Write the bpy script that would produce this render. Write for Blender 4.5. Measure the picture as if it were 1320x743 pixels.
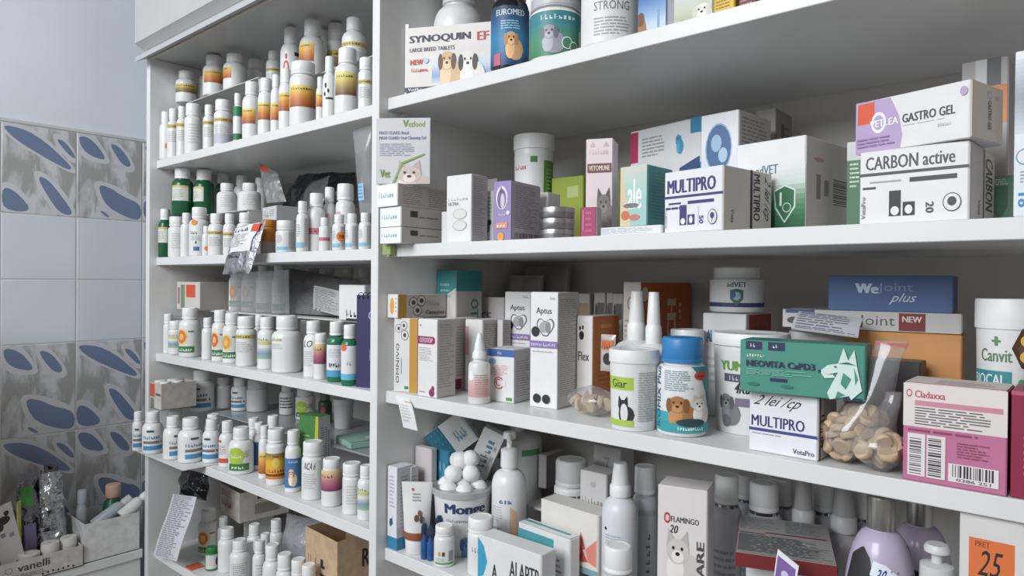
import bpy, bmesh, math, random
from mathutils import Vector, Matrix
for o in list(bpy.data.objects): bpy.data.objects.remove(o)
scene = bpy.context.scene
COL = scene.collection
random.seed(7)
# ------------------------------------------------------------------ camera
F_PX = 880.0; IW, IH = 1320.0, 743.0
CAM = Vector((0.8259, -0.6505, -0.0109))
YAW, PITCH, ROLL = -0.7094, -0.0082, 0.0089
def cam_axes():
    fw = Vector((math.sin(YAW)*math.cos(PITCH), math.cos(YAW)*math.cos(PITCH), math.sin(PITCH)))
    r = Vector((math.cos(YAW), -math.sin(YAW), 0)); u = r.cross(fw)
    c, s = math.cos(ROLL), math.sin(ROLL)
    return c*r + s*u, -s*r + c*u, fw
CR, CU, CF = cam_axes()
cam = bpy.data.cameras.new('camera'); cam_o = bpy.data.objects.new('camera', cam); COL.objects.link(cam_o)
cam.sensor_fit = 'HORIZONTAL'; cam.sensor_width = 36; cam.lens = F_PX/IW*36; cam.clip_start = 0.01
M = Matrix((CR, CU, -CF)).transposed().to_4x4(); M.translation = CAM; cam_o.matrix_world = M
scene.camera = cam_o
# ------------------------------------------------------------------ light
world = bpy.data.worlds.new('world'); scene.world = world; world.use_nodes = True
bg = world.node_tree.nodes['Background']; bg.inputs[0].default_value = (1.0, 0.95, 0.90, 1); bg.inputs[1].default_value = 0.33
def area(name, loc, target, sx, sy, power, col):
    l = bpy.data.lights.new(name, 'AREA'); l.shape = 'RECTANGLE'; l.size = sx; l.size_y = sy; l.energy = power; l.color = col
    o = bpy.data.objects.new(name, l); COL.objects.link(o); o.location = loc
    o.rotation_euler = (Vector(target)-Vector(loc)).to_track_quat('-Z', 'Y').to_euler(); return o
area('window_daylight', (0.05, -2.5, 1.2), (-0.3, 0.0, 0.0), 1.5, 1.4, 92, (0.90, 0.95, 1.0))
scene.view_settings.view_transform = 'Standard'; scene.view_settings.look = 'None'
scene.view_settings.gamma = 1.0; scene.view_settings.use_curve_mapping = False
scene.view_settings.exposure = -0.2
# ------------------------------------------------------------------ pixel to place helpers (photo is 1320 x 743)
def ray(px, py): return CF + CR*((px-IW/2)/F_PX) - CU*((py-IH/2)/F_PX)
def at_Y(px, py, Y): d = ray(px, py); return CAM + d*((Y-CAM.y)/d.y)
def at_Z(px, py, Z): d = ray(px, py); return CAM + d*((Z-CAM.z)/d.z)
def at_X(px, py, X): d = ray(px, py); return CAM + d*((X-CAM.x)/d.x)
# ------------------------------------------------------------------ materials
_m = {}
def lin(c): return tuple(((v/255)/12.92 if v/255 <= 0.04045 else ((v/255+0.055)/1.055)**2.4) for v in c)
def mat(c, rough=0.45, metal=0.0, kind='plain'):
    key = (tuple(c), rough, metal, kind)
    if key in _m: return _m[key]
    m = bpy.data.materials.new(f'{kind}_{c[0]}_{c[1]}_{c[2]}'); m.use_nodes = True
    nt = m.node_tree; b = nt.nodes['Principled BSDF']; gy = (c[0]+c[1]+c[2])/3; l = lin([gy+(k-gy)*.86 for k in c])
    b.inputs['Roughness'].default_value = rough; b.inputs['Metallic'].default_value = metal
    if kind == 'clear':
        out = nt.nodes['Material Output']; tr = nt.nodes.new('ShaderNodeBsdfTransparent'); gl = nt.nodes.new('ShaderNodeBsdfGlossy')
        mx = nt.nodes.new('ShaderNodeMixShader'); mx2 = nt.nodes.new('ShaderNodeMixShader')
        lwn = nt.nodes.new('ShaderNodeLayerWeight'); lwn.inputs['Blend'].default_value = 0.5; pw = nt.nodes.new('ShaderNodeMath'); pw.operation = 'POWER'; pw.inputs[1].default_value = 3.5; nt.links.new(lwn.outputs['Facing'], pw.inputs[0]); lw = nt.nodes.new('ShaderNodeMath'); lw.operation = 'MULTIPLY_ADD'; lw.inputs[1].default_value = 0.5; lw.inputs[2].default_value = 0.05; nt.links.new(pw.outputs[0], lw.inputs[0])
        gl.inputs['Roughness'].default_value = 0.12; tr.inputs['Color'].default_value = (*[0.55+0.45*v for v in l], 1)
        b.inputs['Base Color'].default_value = (*l, 1)
        mx.inputs[0].default_value = rough          # share of milky body
        nt.links.new(tr.outputs[0], mx.inputs[1]); nt.links.new(b.outputs[0], mx.inputs[2])
        b.inputs['Roughness'].default_value = 0.3
        nt.links.new(lw.outputs[0], mx2.inputs[0]); nt.links.new(mx.outputs[0], mx2.inputs[1]); nt.links.new(gl.outputs[0], mx2.inputs[2])
        nt.links.new(mx2.outputs[0], out.inputs[0])
    else:
        tc = nt.nodes.new('ShaderNodeTexCoord'); nz = nt.nodes.new('ShaderNodeTexNoise'); rp = nt.nodes.new('ShaderNodeValToRGB')
        nz.inputs['Scale'].default_value = {'board': 6.0, 'card': 60.0, 'crumple': 55.0}.get(kind, 30.0); nz.inputs['Detail'].default_value = 3
        k = {'board': 0.04, 'card': 0.14}.get(kind, 0.03)
        rp.color_ramp.elements[0].position = 0.3; rp.color_ramp.elements[1].position = 0.7
        rp.color_ramp.elements[0].color = (*[v*(1-k) for v in l], 1); rp.color_ramp.elements[1].color = (*[min(1, v*(1+k)) for v in l], 1)
        nt.links.new(tc.outputs['Object'], nz.inputs['Vector']); nt.links.new(nz.outputs['Fac'], rp.inputs[0])
        nt.links.new(rp.outputs[0], b.inputs['Base Color'])
        if kind == 'deco':
            mp = nt.nodes.new('ShaderNodeMapping'); mp.inputs['Rotation'].default_value = (0.7, 0, 0); mp.inputs['Scale'].default_value = (1, 2.4, 0.8)
            nt.links.new(tc.outputs['Object'], mp.inputs[0]); nt.links.new(mp.outputs[0], nz.inputs['Vector']); nz.inputs['Scale'].default_value = 13; nz.inputs['Distortion'].default_value = 0.6
            rp.color_ramp.elements[0].position = 0.42; rp.color_ramp.elements[1].position = 0.56; rp.color_ramp.elements[1].color = (*lin((208, 209, 212)), 1); rp.color_ramp.elements[0].color = (*lin((166, 164, 162)), 1)
        if kind == 'crumple':
            bp = nt.nodes.new('ShaderNodeBump'); bp.inputs['Strength'].default_value = 0.9; bp.inputs['Distance'].default_value = 0.006
            nt.links.new(nz.outputs['Fac'], bp.inputs['Height']); nt.links.new(bp.outputs[0], b.inputs['Normal'])
    _m[key] = m; return m
WHITE = (226, 226, 224); CAPW = (232, 232, 230); PAPER = (222, 220, 216); BOARD = (222, 222, 221)
INK = (40, 42, 48); GREY = (150, 150, 150)
# ------------------------------------------------------------------ objects
def link(name, me, parent=None):
    o = bpy.data.objects.new(name, me); COL.objects.link(o)
    if parent: o.parent = parent
    return o
def tag(o, label=None, cat=None, group=None, kind=None):
    if label: o['label'] = label
    if cat: o['category'] = cat
    if group: o['group'] = group
    if kind: o['kind'] = kind
    return o
def empty(name, loc=(0, 0, 0), rz=0.0):
    o = bpy.data.objects.new(name, None); COL.objects.link(o); o.location = loc; o.rotation_euler = (0, 0, rz); o.empty_display_size = 0.02
    return o
class MB:
    """collects faces with a material each and becomes one mesh object"""
    def __init__(s): s.v = []; s.f = []; s.m = []; s.mats = []; s.sm = []
    def mi(s, m):
        if m not in s.mats: s.mats.append(m)
        return s.mats.index(m)
    def add(s, vs, fs, m, smooth=False):
        b = len(s.v); s.v += [tuple(v) for v in vs]; i = s.mi(m)
        for f in fs: s.f.append([b+k for k in f]); s.m.append(i); s.sm.append(smooth)
    def box(s, x0, x1, y0, y1, z0, z1, m):
        s.add([(x0, y0, z0), (x1, y0, z0), (x1, y1, z0), (x0, y1, z0), (x0, y0, z1), (x1, y0, z1), (x1, y1, z1), (x0, y1, z1)],
              [(0, 3, 2, 1), (4, 5, 6, 7), (0, 1, 5, 4), (1, 2, 6, 5), (2, 3, 7, 6), (3, 0, 4, 7)], m)
    def lathe(s, prof, m, n=28, ridge=0.0, smooth=True, cx=0, cy=0):
        """prof: list of (radius, z); ridge: knurl depth on every other column"""
        vs = []; fs = []
        for r, z in prof:
            for i in range(n):
                rr = r*(1-ridge*(i % 2)) if r > 0 else 0
                a = 2*math.pi*i/n; vs.append((cx+rr*math.cos(a), cy+rr*math.sin(a), z))
        for j in range(len(prof)-1):
            for i in range(n):
                k = (i+1) % n; fs.append((j*n+i, j*n+k, (j+1)*n+k, (j+1)*n+i))
        fs.append(tuple(range(n-1, -1, -1))); fs.append(tuple((len(prof)-1)*n+i for i in range(n)))
        s.add(vs, fs, m, smooth)
    def tube(s, pts, r, m, n=8):
        vs = []; fs = []
        pts = [Vector(p) for p in pts]
        for i, p in enumerate(pts):
            t = (pts[min(i+1, len(pts)-1)]-pts[max(i-1, 0)]).normalized()
            a = t.orthogonal().normalized(); b = t.cross(a)
            rr = r[i] if isinstance(r, (list, tuple)) else r
            for k in range(n):
                q = 2*math.pi*k/n; vs.append(p + a*rr*math.cos(q) + b*rr*math.sin(q))
        for j in range(len(pts)-1):
            for k in range(n): fs.append((j*n+k, j*n+(k+1) % n, (j+1)*n+(k+1) % n, (j+1)*n+k))
        fs.append(tuple(range(n-1, -1, -1))); fs.append(tuple((len(pts)-1)*n+k for k in range(n)))
        s.add(vs, fs, m, True)
    def build(s, name, parent=None, bevel=0.0, sharp=None):
        me = bpy.data.meshes.new(name); me.from_pydata(s.v, [], s.f)
        for m in s.mats: me.materials.append(m)
        me.polygons.foreach_set('material_index', s.m); me.polygons.foreach_set('use_smooth', s.sm); me.update()
        if bevel:
            bm = bmesh.new(); bm.from_mesh(me); bmesh.ops.bevel(bm, geom=bm.edges[:], offset=bevel, segments=1, affect='EDGES', clamp_overlap=True)
            bm.to_mesh(me); bm.free()
        if any(s.sm) and not bevel:
            try: me.set_sharp_from_angle(angle=math.radians(40))
            except Exception: pass
        return link(name, me, parent)
# ------------------------------------------------------------------ flat print: shapes on a mapped surface
_txt = {}
def text_mesh(t):
    key = t
    if key not in _txt:
        cu = bpy.data.curves.new('t', 'FONT'); cu.body = t; cu.resolution_u = 2
        ob = bpy.data.objects.new('t', cu); me = bpy.data.meshes.new_from_object(ob)
        vs = [(v.co.x, v.co.y) for v in me.vertices]; fs = [tuple(p.vertices) for p in me.polygons]
        bpy.data.objects.remove(ob); bpy.data.curves.remove(cu); bpy.data.meshes.remove(me)
        x0 = min(v[0] for v in vs); x1 = max(v[0] for v in vs); y0 = min(v[1] for v in vs); y1 = max(v[1] for v in vs)
        _txt[key] = ([((x-x0)/(x1-x0+1e-9), (y-y0)/(y1-y0+1e-9)) for x, y in vs], fs)
    return _txt[key]
class Printer:
    """fm(u, v, off) gives a point; shapes are given in u, v fractions of that surface"""
    def __init__(s, mb, fm, cols=1, grid=0, clip=True, vs=1): s.vs = vs; s.grid = grid; s.clip = clip; s.mb = mb; s.fm = fm; s.k = 0; s.cols = cols; s.rnd = random.Random(len(mb.v)+11)
    def off(s): s.k += 1; return 0.00025 + 0.00006*s.k
    def poly(s, pts, c, rough=0.5):
        o = s.off(); m = mat(c, rough)
        if s.clip: pts = [(min(1, max(0, u)), min(1, max(0, v))) for u, v in pts]
        if s.grid and len(pts) == 4:
            (u0, v0), (u1, v1) = pts[0], pts[2]; nu = max(1, int((u1-u0)*s.grid)); nv = max(1, int((v1-v0)*s.grid)); b = []
            for j in range(nv+1): b += [s.fm(u0+(u1-u0)*i/nu, v0+(v1-v0)*j/nv, o) for i in range(nu+1)]
            s.mb.add(b, [(j*(nu+1)+i, j*(nu+1)+i+1, (j+1)*(nu+1)+i+1, (j+1)*(nu+1)+i) for j in range(nv) for i in range(nu)], m, True); return
        if s.cols == 1: s.mb.add([s.fm(u, v, o) for u, v in pts], [tuple(range(len(pts)))], m); return
        u0 = min(p[0] for p in pts); u1 = max(p[0] for p in pts); n = max(1 if len(pts) == 4 else 12, int(math.ceil((u1-u0)*s.cols)))
        def span(u):
            vs = []
            for i in range(len(pts)):
                (a, b), (c2, d) = pts[i], pts[(i+1) % len(pts)]
                if abs(a-c2) < 1e-9:
                    if abs(a-u) < 1e-6: vs += [b, d]
                elif min(a, c2)-1e-9 <= u <= max(a, c2)+1e-9: vs.append(b+(d-b)*(u-a)/(c2-a))
            return (min(vs), max(vs)) if vs else (pts[0][1], pts[0][1])
        vv = []; ff = []
        for i in range(n+1):
            u = u0+(u1-u0)*i/n; lo, hi = span(u); K = s.vs+1; vv += [s.fm(u, lo+(hi-lo)*k/s.vs, o) for k in range(K)]
            if i: ff += [((i-1)*K+k, i*K+k, i*K+k+1, (i-1)*K+k+1) for k in range(s.vs)]
        s.mb.add(vv, ff, m, True)
    def r(s, u0, v0, u1, v1, c): s.poly([(u0, v0), (u1, v0), (u1, v1), (u0, v1)], c)
    def e(s, u, v, ru, rv, c, n=18): s.poly([(u+ru*math.cos(2*math.pi*i/n), v+rv*math.sin(2*math.pi*i/n)) for i in range(n)], c)
    def ring(s, u, v, ru, rv, c, bgc, t=0.16): s.e(u, v, ru, rv, c); s.e(u, v, ru*(1-t), rv*(1-t), bgc)
    def g(s, u0, v0, u1, v1, cols, n=18):
        for i in range(n):
            f = (i+0.5)/n*(len(cols)-1); k = min(int(f), len(cols)-2); w = f-k
            c = tuple(int(a+(b-a)*w) for a, b in zip(cols[k], cols[k+1]))
            s.k -= 1 if i else 0
            s.r(u0, v0+(v1-v0)*i/n, u1, v0+(v1-v0)*(i+1)/n, c)
    def l(s, u0, v0, u1, v1, n, c, fill=0.42):
        n = max(n, int(n*1.5)); h = (v1-v0)/n; W = u1-u0; s.k += 1
        for i in range(n):
            e = u0+W*s.rnd.uniform(0.6, 1.0); y = v1-(i+1)*h; x = u0
            while x < e-.02*W:
                w = min(e-x, W*s.rnd.uniform(.12, .34)); s.k -= 1
                s.r(x, y+h*(1-fill)/2, x+w, y+h*(1+fill)/2, c); x += w+W*.035
    def bar(s, u0, v0, u1, v1, c=INK, horiz=False):
        x = 0.0; s.k += 1
        while x < 0.97:
            w = s.rnd.choice((0.02, 0.035, 0.05)); s.k -= 1
            if horiz: s.r(u0, v0+(v1-v0)*x, u1, v0+(v1-v0)*min(1, x+w), c)
            else: s.r(u0+(u1-u0)*x, v0, u0+(u1-u0)*min(1, x+w), v1, c)
            x += w + s.rnd.choice((0.02, 0.03, 0.045))
    def t(s, txt, u0, v0, u1, v1, c, rot=0, bold=0.012, slant=0.0):
        if txt[0] == '~':          # print too small to read: letter-like strokes only
            n = len(txt)-1; x = 0.0; s.k += 1
            for i in range(n):
                w = s.rnd.uniform(.5, .8)/n; h = s.rnd.choice((.62, .7, .7, .95)); s.k -= 1
                for a, b, cc, d in ((0, 0, .35, h), (.35, s.rnd.choice((0, h*.4)), 1, s.rnd.choice((.3, h)))):
                    q = [(x+w*a, b), (x+w*cc, b), (x+w*cc, d), (x+w*a, d)]
                    q = [(1-y_, x_) if rot == 90 else (y_, 1-x_) if rot == -90 else (x_, y_) for x_, y_ in q]
                    s.poly([(u0+(u1-u0)*a_, v0+(v1-v0)*b_) for a_, b_ in q], c)
                x += 1.0/n
            return
        vs, fs = text_mesh(txt)
        for dx in ((0,) if bold < .01 else (-.25/len(txt)*.22, .25/len(txt)*.22) if bold < .018 else (-.25/len(txt)*.4, 0, .25/len(txt)*.4)):
            o = s.off(); out = []
            for x, y in vs:
                x = x+dx+slant*(y-0.5)
                if rot == 90: x, y = 1-y, x
                elif rot == -90: x, y = y, 1-x
                out.append(s.fm(u0+(u1-u0)*x, v0+(v1-v0)*y, o))
            s.mb.add(out, fs, mat(c, 0.5))
    def dog(s, u, v, su, sv, c, ear, body=True, pointy=False):
        dk = (45, 36, 32); lt = tuple(min(255, int(k*1.12)+8) for k in c)
        if body: s.e(u+0.35*su, v-0.75*sv, 0.75*su, 0.75*sv, c); s.e(u-0.1*su, v-0.7*sv, 0.38*su, 0.7*sv, lt)
        if pointy:
            s.poly([(u-0.5*su, v+0.1*sv), (u-0.05*su, v+0.35*sv), (u-0.42*su, v+0.85*sv)], ear); s.poly([(u+0.5*su, v+0.1*sv), (u+0.42*su, v+0.85*sv), (u+0.05*su, v+0.35*sv)], ear)
        s.e(u, v, 0.5*su, 0.5*sv, c)
        if not pointy: s.e(u-0.45*su, v-0.05*sv, 0.17*su, 0.42*sv, ear); s.e(u+0.45*su, v-0.05*sv, 0.17*su, 0.42*sv, ear)
        s.e(u, v-0.2*sv, 0.27*su, 0.25*sv, lt); s.e(u, v-0.1*sv, 0.1*su, 0.08*sv, dk)
        s.e(u-0.19*su, v+0.12*sv, 0.06*su, 0.07*sv, dk); s.e(u+0.19*su, v+0.12*sv, 0.06*su, 0.07*sv, dk)
# ------------------------------------------------------------------ shelf heights (tops), unit frame
REC, TH, DEP = 0.0163, 0.018, 0.342
Z = dict(R1=0.2685, R2=0.0443, R3=-0.1786, R4=-0.4199, L1=0.2651, L2=0.0398, L3=-0.1836, L4=-0.4021, L5=-0.645)
XL, XR = -0.857, 1.12      # outer faces of the unit
UPW = 0.0173
# ================================================================== THE SETTING
MBOARD = mat(BOARD, 0.38, kind='board'); WALLP = mat((224, 230, 238), 0.7, kind='board')
def slab(name, x0, x1, y0, y1, z0, z1, m, parent=None, bevel=0.0):
    b = MB(); b.box(x0, x1, y0, y1, z0, z1, m); return b.build(name, parent, bevel)
XW = -1.057                                   # face of the tiles on the left wall
tag(slab('floor', -1.3, 2.6, -3.4, 0.37, -1.30, -1.25, mat((120, 114, 108), 0.6, kind='board')), kind='structure')
tag(slab('wall_back', -1.3, 2.6, 0.355, 0.43, -1.25, 1.3, WALLP), kind='structure')
wl = tag(slab('wall_left', -1.16, XW-0.007, -2.6, 0.355, -1.25, 1.3, WALLP), kind='structure')
GROUT = mat((206, 208, 208), 0.8); TILE = mat((214, 220, 228), 0.22, kind='board'); DECO = mat((180, 179, 179), 0.25, kind='deco')
HALO = (206, 208, 211); LEAF = (112, 130, 164)
slab('grout_bed', XW-0.0068, XW-0.0010, -1.60, 0.353, -1.25, 0.345, GROUT, wl)
slab('edge_bead', XW-0.0068, XW+0.001, -1.60, 0.353, 0.345, 0.352, mat((205, 205, 203), 0.4), wl)
# leaf blotches of the two decor tiles, in fractions of the tile (u to the right in the photo, v up)
DA = [[(0, .98), (.43, .93), (.94, .60), (.92, .54), (.72, .60), (.28, .77), (.08, .88)], [(.70, .90), (.84, .88), (.99, .73), (.98, .68), (.86, .75)],
      [(.45, .44), (.60, .42), (.78, .25), (.99, .02), (.78, .02), (.60, .22)], [(0, .29), (.19, .24), (.42, .02), (0, .02)]]
DB = [[(.02, .98), (.22, .95), (.41, .77), (.40, .71), (.15, .76), (.04, .86)], [(.46, .94), (.64, .91), (.82, .73), (.80, .66), (.66, .70)],
      [(.32, .42), (.52, .38), (.68, .30), (.99, .22), (.99, .02), (.82, .02), (.46, .14), (.34, .30)], [(.33, .09), (.38, .10), (.50, .03), (.44, .02)]]
def smooth_poly(p, it=2, grow=0.0):
    p = [Vector((a, b)) for a, b in p]
    if grow:
        c = sum(p, Vector((0, 0)))/len(p); p = [q+(q-c).normalized()*grow for q in p]
    for _ in range(it):
        q = []
        for i in range(len(p)): a, b = p[i], p[(i+1) % len(p)]; q += [a*.75+b*.25, a*.25+b*.75]
        p = q
    return [(min(.995, max(.005, q.x)), min(.995, max(.005, q.y))) for q in p]
rows = [(0.137, 0.344, 'd'), (-0.014, 0.137, 'p'), (-0.165, -0.014, 'p'), (-0.380, -0.165, 'd'), (-0.595, -0.380, 'd'), (-0.746, -0.595, 'p'), (-0.897, -0.746, 'p'), (-1.048, -0.897, 'p'), (-1.2, -1.048, 'p')]
tmesh = {}; mmesh = {}
for ri, (z0, z1, k) in enumerate(rows):
    for ci in range(11):
        y1 = 0.219-0.1505*ci; y0 = y1-0.1505; G = 0.0013
        key = (k, round(z1-z0, 3))
        if key not in tmesh:
            b = MB(); b.box(-0.006, 0, G, 0.1505-G, G, z1-z0-G, DECO if k == 'd' else TILE); o = b.build('tile', wl, 0.0009); tmesh[key] = o.data
        else: o = link('tile', tmesh[key], wl)
        o.location = (XW, y0, z0)
        if k == 'd':
            ab = (ci+ri) % 2
            mk = (ab, key)
            if mk not in mmesh:
                b = MB(); W, H = 0.1505-2*G, z1-z0-2*G
                for gi, (gr, c) in enumerate(((0.085, HALO), (0.0, LEAF))):
                    for p in (DA, DB)[ab]:
                        q = smooth_poly(p, 2, gr)
                        b.add([(0.00008+0.00006*gi, G+u*W, G+v*H) for u, v in q], [tuple(range(len(q)))], mat(c, 0.25, kind='board'))
                m = b.build('leaf_motif', o); mmesh[mk] = m.data
            else: m = link('leaf_motif', mmesh[mk], o)
# ------------------------------------------------------------------ the shelving unit
su = empty('shelving_unit', (0, 0, -1.2)); tag(su, 'tall white laminate shelving unit with two bays of packed shelves', 'shelving')
def part(name, x0, x1, y0, y1, z0, z1, m=MBOARD, bev=0.0008, parent=su):
    o = slab(name, x0, x1, y0, y1, z0, z1, m, parent, bev); o.location.z = 1.2 if parent is su else 0; return o
ZT = 0.50
part('side_panel', XL, XL+0.018, 0, DEP, -1.2, ZT); part('side_panel', XR-0.018, XR, 0, DEP, -1.2, ZT)
part('upright_panel', -UPW, 0, 0, DEP, -1.2, ZT)
part('back_panel', XL, XR, DEP, DEP+0.008, -1.2, ZT, mat((206, 203, 199), 0.5, kind='board'))
PIN = mat((225, 225, 222), 0.4)
for k, z in Z.items():
    x0, x1 = (XL+0.0183, -UPW-0.0003) if k[0] == 'L' else (0.0003, XR-0.0183)
    o = part('shelf_board', x0, x1, REC, DEP-0.0005, z-TH, z)
    for x in (x0, x1):
        for y in (REC+0.03, DEP-0.04):
            s = 1 if x == x0 else -1
            b = MB(); b.box(min(x, x+s*.007), max(x, x+s*.007), y-.004, y+.004, z-TH-.005, z-TH-.0003, PIN); p = b.build('shelf_pin', o)
for zlow in (-0.83, -1.05):
    part('shelf_board', XL+0.0183, -UPW-0.0003, REC, DEP-0.0005, zlow-TH, zlow); part('shelf_board', 0.0003, XR-0.0183, REC, DEP-0.0005, zlow-TH, zlow)
part('shelf_board', 0.0003, XR-0.0183, REC, DEP-0.0005, -0.65-TH, -0.65)
# upper cabinet with the grooved finger pull
uc = empty('wall_cabinet', (0, 0, ZT)); tag(uc, 'grey white upper cabinet with grooved finger pull above the shelving', 'cabinet')
def prism(name, prof, x0, x1, m, parent):
    n = len(prof); b = MB()
    b.add([(x0, y, z-ZT) for y, z in prof]+[(x1, y, z-ZT) for y, z in prof], [tuple(range(n)), tuple(range(2*n-1, n-1, -1))]+[(i, n+i, n+(i+1) % n, (i+1) % n) for i in range(n)], m)
    return b.build(name, parent)
DOORM = mat((184, 184, 185), 0.4, kind='board')
Pd, Pn, Pb, Pc = (at_X(174, y, XL) for y in (56, 66, 74.5, 80))
yf, yn = Pd.y, -0.004
zn = at_X(185, 66, XL).z
prism('cabinet_base', [(yn, zn), (yf, Pb.z), (yf, Pc.z), (0.0, ZT+0.0005), (DEP, ZT+0.0005), (DEP, zn)], XL-0.0005, XR, DOORM, uc)
prism('edge_strip', [(-0.001, ZT-0.004), (0.004, ZT-0.004), (0.004, ZT+0.0003), (-0.001, ZT+0.0003)], XL+0.0185, XR-0.02, mat((205, 196, 178), 0.6), uc)
for x0, x1 in ((XL-0.0005, -0.008), (-0.005, 0.55), (0.553, XR)):
    prism('cabinet_door', [(yf, Pd.z), (yn, zn+0.0006), (yn, 1.1), (yf, 1.1)], x0, x1, DOORM, uc)
part('cabinet_carcass', XL, XR, 0.0, DEP, zn-ZT+0.001, 0.6, DOORM, 0.0, uc)
# low counter along the left wall
ct = empty('side_counter', (-0.955, -0.4, -0.9)); tag(ct, 'low white counter along the tiled wall beside the shelving', 'counter')
def cpart(name, x0, x1, y0, y1, z0, z1, m):
    o = slab(name, x0, x1, y0, y1, z0, z1, m, ct, 0.0008); o.location = (0.955, 0.4, 0.9); return o
CZ = -0.642
cpart('counter_top', -1.05, -0.862, -0.49, -0.002, CZ-0.02, CZ, MBOARD)
for y0, y1 in ((-0.49, -0.252), (-0.248, -0.004)): cpart('counter_front', -0.885, -0.868, y0, y1, -1.2, CZ-0.022, MBOARD)
cpart('counter_carcass', -1.05, -0.887, -0.49, -0.004, -1.24, CZ-0.022, MBOARD)
# unseen cupboard added beyond the counter to shade the lower-left tiles
tc_ = empty('shade_cupboard', (-.79, -.70, -1.25)); tag(tc_, 'unseen white cupboard added beyond the side counter to shade the tiled wall', 'cupboard')
def tpart(name, x0, x1, y0, y1, z0, z1, m): o = slab(name, x0, x1, y0, y1, z0, z1, m, tc_, .001); o.location = (.79, .70, 1.25); return o
tpart('shade_cupboard_body', -1.05, -.75, -.90, -.505, -1.245, -0.06, MBOARD); tpart('shade_cupboard_top', -1.052, -.73, -.91, -.50, -.06, -.04, MBOARD)
for y0, y1 in ((-.898, -.705), (-.701, -.507)):
    d_ = tpart('shade_cupboard_door', -.75, -.733, y0, y1, -1.2, -.065, MBOARD); h_ = MB(); yh = y1-.02 if y0 < -.8 else y0+.02
    h_.tube([(-.732, yh, -.62), (-.71, yh, -.62), (-.71, yh, -.48), (-.732, yh, -.48)], .004, mat((170, 170, 172), .3, .9)); h_.build('handle', d_)
# ================================================================== BUILDERS
AUTO = []        # things labelled by their place in a row
DEV = []
def facing(P):   # angle towards the camera
    return math.atan2(CAM.y-P.y, CAM.x-P.x)
def rad_of(w, P):
    d = P-CAM; dep = d.dot(CF); s = d.dot(CR)/dep
    return w/2*dep/F_PX/math.sqrt(1+s*s)
STY = {'std': (.72, .23, .13), 'wide': (.86, .24, .07), 'narrow': (.64, .25, .17), 'tub': (1.03, .17, .0), 'jar': (.93, .30, .06), 'flat': (.9, .2, .08)}
DEFER = None
def deferred(fn):
    def g(*a, **k):
        if DEFER is not None: DEFER.append((fn, a, k)); return None
        return fn(*a, **k)
    return g
FOOT = []        # round footprints (x, y, r, z0, z1)
BOXES = []       # carton footprints (corner list, z0, z1)
CEIL = dict(L1=.497, L2=.2465, L3=.0213, L4=-.2021, L5=-.4206, R1=.9, R2=.25, R3=.0258, R4=-.1971)
def box_gap(x, y, c):
    """distance from a point to a convex footprint, negative inside"""
    best = -9; inside = True
    for i in range(len(c)):
        (ax, ay), (bx, by) = c[i], c[(i+1) % len(c)]; L = math.hypot(bx-ax, by-ay); d = ((x-ax)*(by-ay)-(y-ay)*(bx-ax))/L; best = max(best, d)
    return best
def free_spot(px, top, w, shelf, zb, Y0, hmin=.04):
    """slides a round thing along its sight line until it stands free on its board"""
    best = None
    for k in range(0, 70):
        for sg in ((1, -1) if k else (1,)):
            Yc = Y0+sg*k*.003
            if Yc > DEP-.01 or Yc < -.03: continue
            P = at_Y(px, top, Yc); R = rad_of(w, P); bad = 0
            lo, hi = (XL+.0186, -UPW-.0005) if shelf[0] == 'L' else (.0006, XR-.019)
            bad += max(0, lo-(P.x-R))*20+max(0, (P.x+R)-hi)*20+max(0, P.z-CEIL[shelf])*20+max(0, hmin-(P.z-zb))*20+max(0, Yc+R-DEP)*20
            if Y0 > .012: bad += max(0, REC-.001-(Yc-R))*20
            for x, y, r, z0, z1 in FOOT:
                if z0 < P.z-.001 and z1 > zb+.001: bad += max(0, R+r+.0006-math.hypot(x-P.x, y-Yc))*4
            for c, z0, z1 in BOXES:
                if z0 < P.z-.001 and z1 > zb+.001: bad += max(0, R+.0006-box_gap(P.x, Yc, c))*4
            sc = bad*100+k*.003
            if best is None or sc < best[0]: best = (sc, Yc, bad)
        if best and best[2] < 1e-6: break
    if best[2] > 1e-4: DEV.append(('SQUEEZED', shelf, px, round(best[1], 3), round(best[2], 4)))
    return best[1]
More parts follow.
